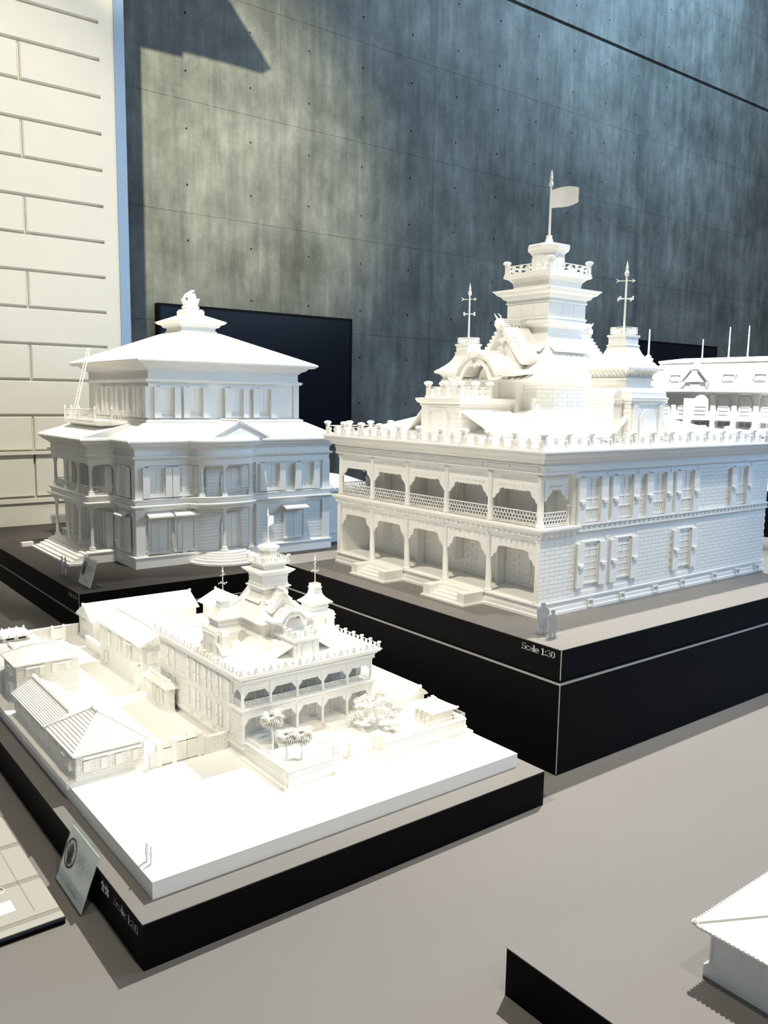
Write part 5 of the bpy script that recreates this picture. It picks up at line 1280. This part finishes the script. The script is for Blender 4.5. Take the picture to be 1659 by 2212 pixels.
# ------------------------------------------------------------------ acrylic signs
def sign(label, loc, w, tilt, h, flip=1, group='no-touching signs'):
    # card stands along +y, faces -x, leans back toward +x
    t = thing('acrylic_sign', label, 'sign', loc)
    up = Vector((math.sin(tilt), 0, math.cos(tilt))); nrm = Vector((-math.cos(tilt), 0, math.sin(tilt))); right = Vector((0, -1, 0))
    def B(m, name, r0, r1, u0, u1, n0, n1, par=t):
        mb = MB(); vs_ = []
        for (a, b, c) in ((r0,u0,n0),(r1,u0,n0),(r1,u1,n0),(r0,u1,n0),(r0,u0,n1),(r1,u0,n1),(r1,u1,n1),(r0,u1,n1)): vs_.append(right*a+up*b+nrm*c)
        mb.add(vs_, [(0,3,2,1),(4,5,6,7),(0,1,5,4),(1,2,6,5),(2,3,7,6),(3,0,4,7)]); return mb.build(name, m, par)
    B(ACRYL, 'holder_front', -w, 0, 0, h, .0004, .0018); B(ACRYL, 'holder_back', -w, 0, .006, h, -.0030, -.0014)
    card = B(PAPER, 'card', -w+.001, -.001, .003, h*.93, -.0008, 0)
    MB().box(0, .040, 0, w, 0, .0014).build('holder_foot', ACRYL, t)
    M = mtx(right*(-w)+nrm*.0021, right, up)        # text plane: x = reading direction, y = up
    H = h*.93
    cx, cy, R = w*.235, H*.62, w*.185
    ic = MB(); n = 40
    ic.add([tuple(Vector((cx+r*math.cos(2*PI*k/n), cy+r*math.sin(2*PI*k/n), 0))) for r in (R, R*.87) for k in range(n)], [(k, (k+1) % n, n+(k+1) % n, n+k) for k in range(n)])
    def q(pts): ic.add([(cx+x*R, cy+y*R, 0) for x, y in pts], [tuple(range(len(pts)))])
    q([(-.36,-.62),(.30,-.62),(.30,-.05),(-.36,-.05)]); 
    for k, (x, top) in enumerate(((-.27,.48),(-.09,.66),(.09,.60),(.25,.40))): q([(x-.07,-.1),(x+.07,-.1),(x+.07+.03*k-.02,top),(x-.07+.03*k-.02,top)])
    q([(-.36,-.45),(-.36,-.15),(-.62,.22),(-.72,.12)]); q([(-.74,.60),(-.66,.66),(-.28,.22),(-.36,.18)]); q([(.34,-.34),(.42,-.28),(.74,-.60),(.66,-.66)]); q([(-.36,-.62),(-.05,-.80),(.30,-.62)])
    me = ic.mesh('hand_icon'); me.transform(M); me.materials.append(INK); put('hand_icon', me, card)
    for k, s in enumerate(('展示資料・ケース', '模型に触れないで', 'ください。')):
        text(s, w*.062, FAINT, M @ Matrix.Translation((w*.48, H*(.72-.12*k), 0)), card)
    text('No Touching', w*.065, FAINT, M @ Matrix.Translation((w*.40, H*.20, 0)), card)
    return t
sign('clear stand with a no-touching hand card leaning toward the city block plinth', (-.0285, .1655, 0), .1175, math.radians(20), .094)
sign('smaller clear stand with a no-touching hand card on the wide plinth near the porch steps', (.4855, 1.632, ZA), .118, math.radians(16), .094)
plinth_text(PB, 'Scale 1:30', .1046, .2400, .0132, 1.36)
plinth_text(PA, 'Scale 1:30', .1050, .1125, .0132, 1.36)
plinth_text(PC, '全体', .1555, .0405, .0185, .92)
plinth_text(PC, 'Scale 1:80', .1050, .0420, .0132, 1.36)

# ------------------------------------------------------------------ grey panel board at the left edge
def board():
    t = thing('panel_board', 'beige grey panel board with darker bands and a small white label at the table edge', 'board', (-.050, .1633, 0))
    W, D = .62, .60
    MB().box(-W, 0, 0, D, 0, .0065).build('backing', BLACK, t); MB().box(-W-.0005, .0005, -.0005, D, .0065, .0105).build('navy_layer', NAVY, t)
    zt = .0105
    bands = [(.0160, .0265), (.1190, .1305), (.2360, .2490), (.352, .365), (.470, .483)]; prev = .0
    for b, b1 in bands:
        MB().box(-W, -.0003, prev+.0002, b-.0002, zt, zt+.0014).build('panel', BOARD, t); MB().box(-W, -.0003, b, b1, zt, zt+.0010).build('band', BOARDBAND, t); prev = b1
    MB().box(-W, -.0003, prev, D, zt, zt+.0014).build('panel', BOARD, t)
    MB().box(-.0316, -.0304, .039, .56, zt+.0008, zt+.0017).build('groove_line', BOARDBAND, t)
    MB().box(-.11, -.0525, .054, .084, zt+.0014, zt+.0018).build('paper_label', PAPER, t)
    for k in range(3): MB().box(-.105, -.060-.004*(k % 2), .0765-.0085*k, .0778-.0085*k, zt+.0018, zt+.0019).build('label_print', FAINT, t)
    MB().tube([(-.062+.009*math.cos(2*PI*k/24), .118+.009*math.sin(2*PI*k/24), zt+.0020) for k in range(25)], .0008, 5).build('ring_mark', PAPER, t)
board()
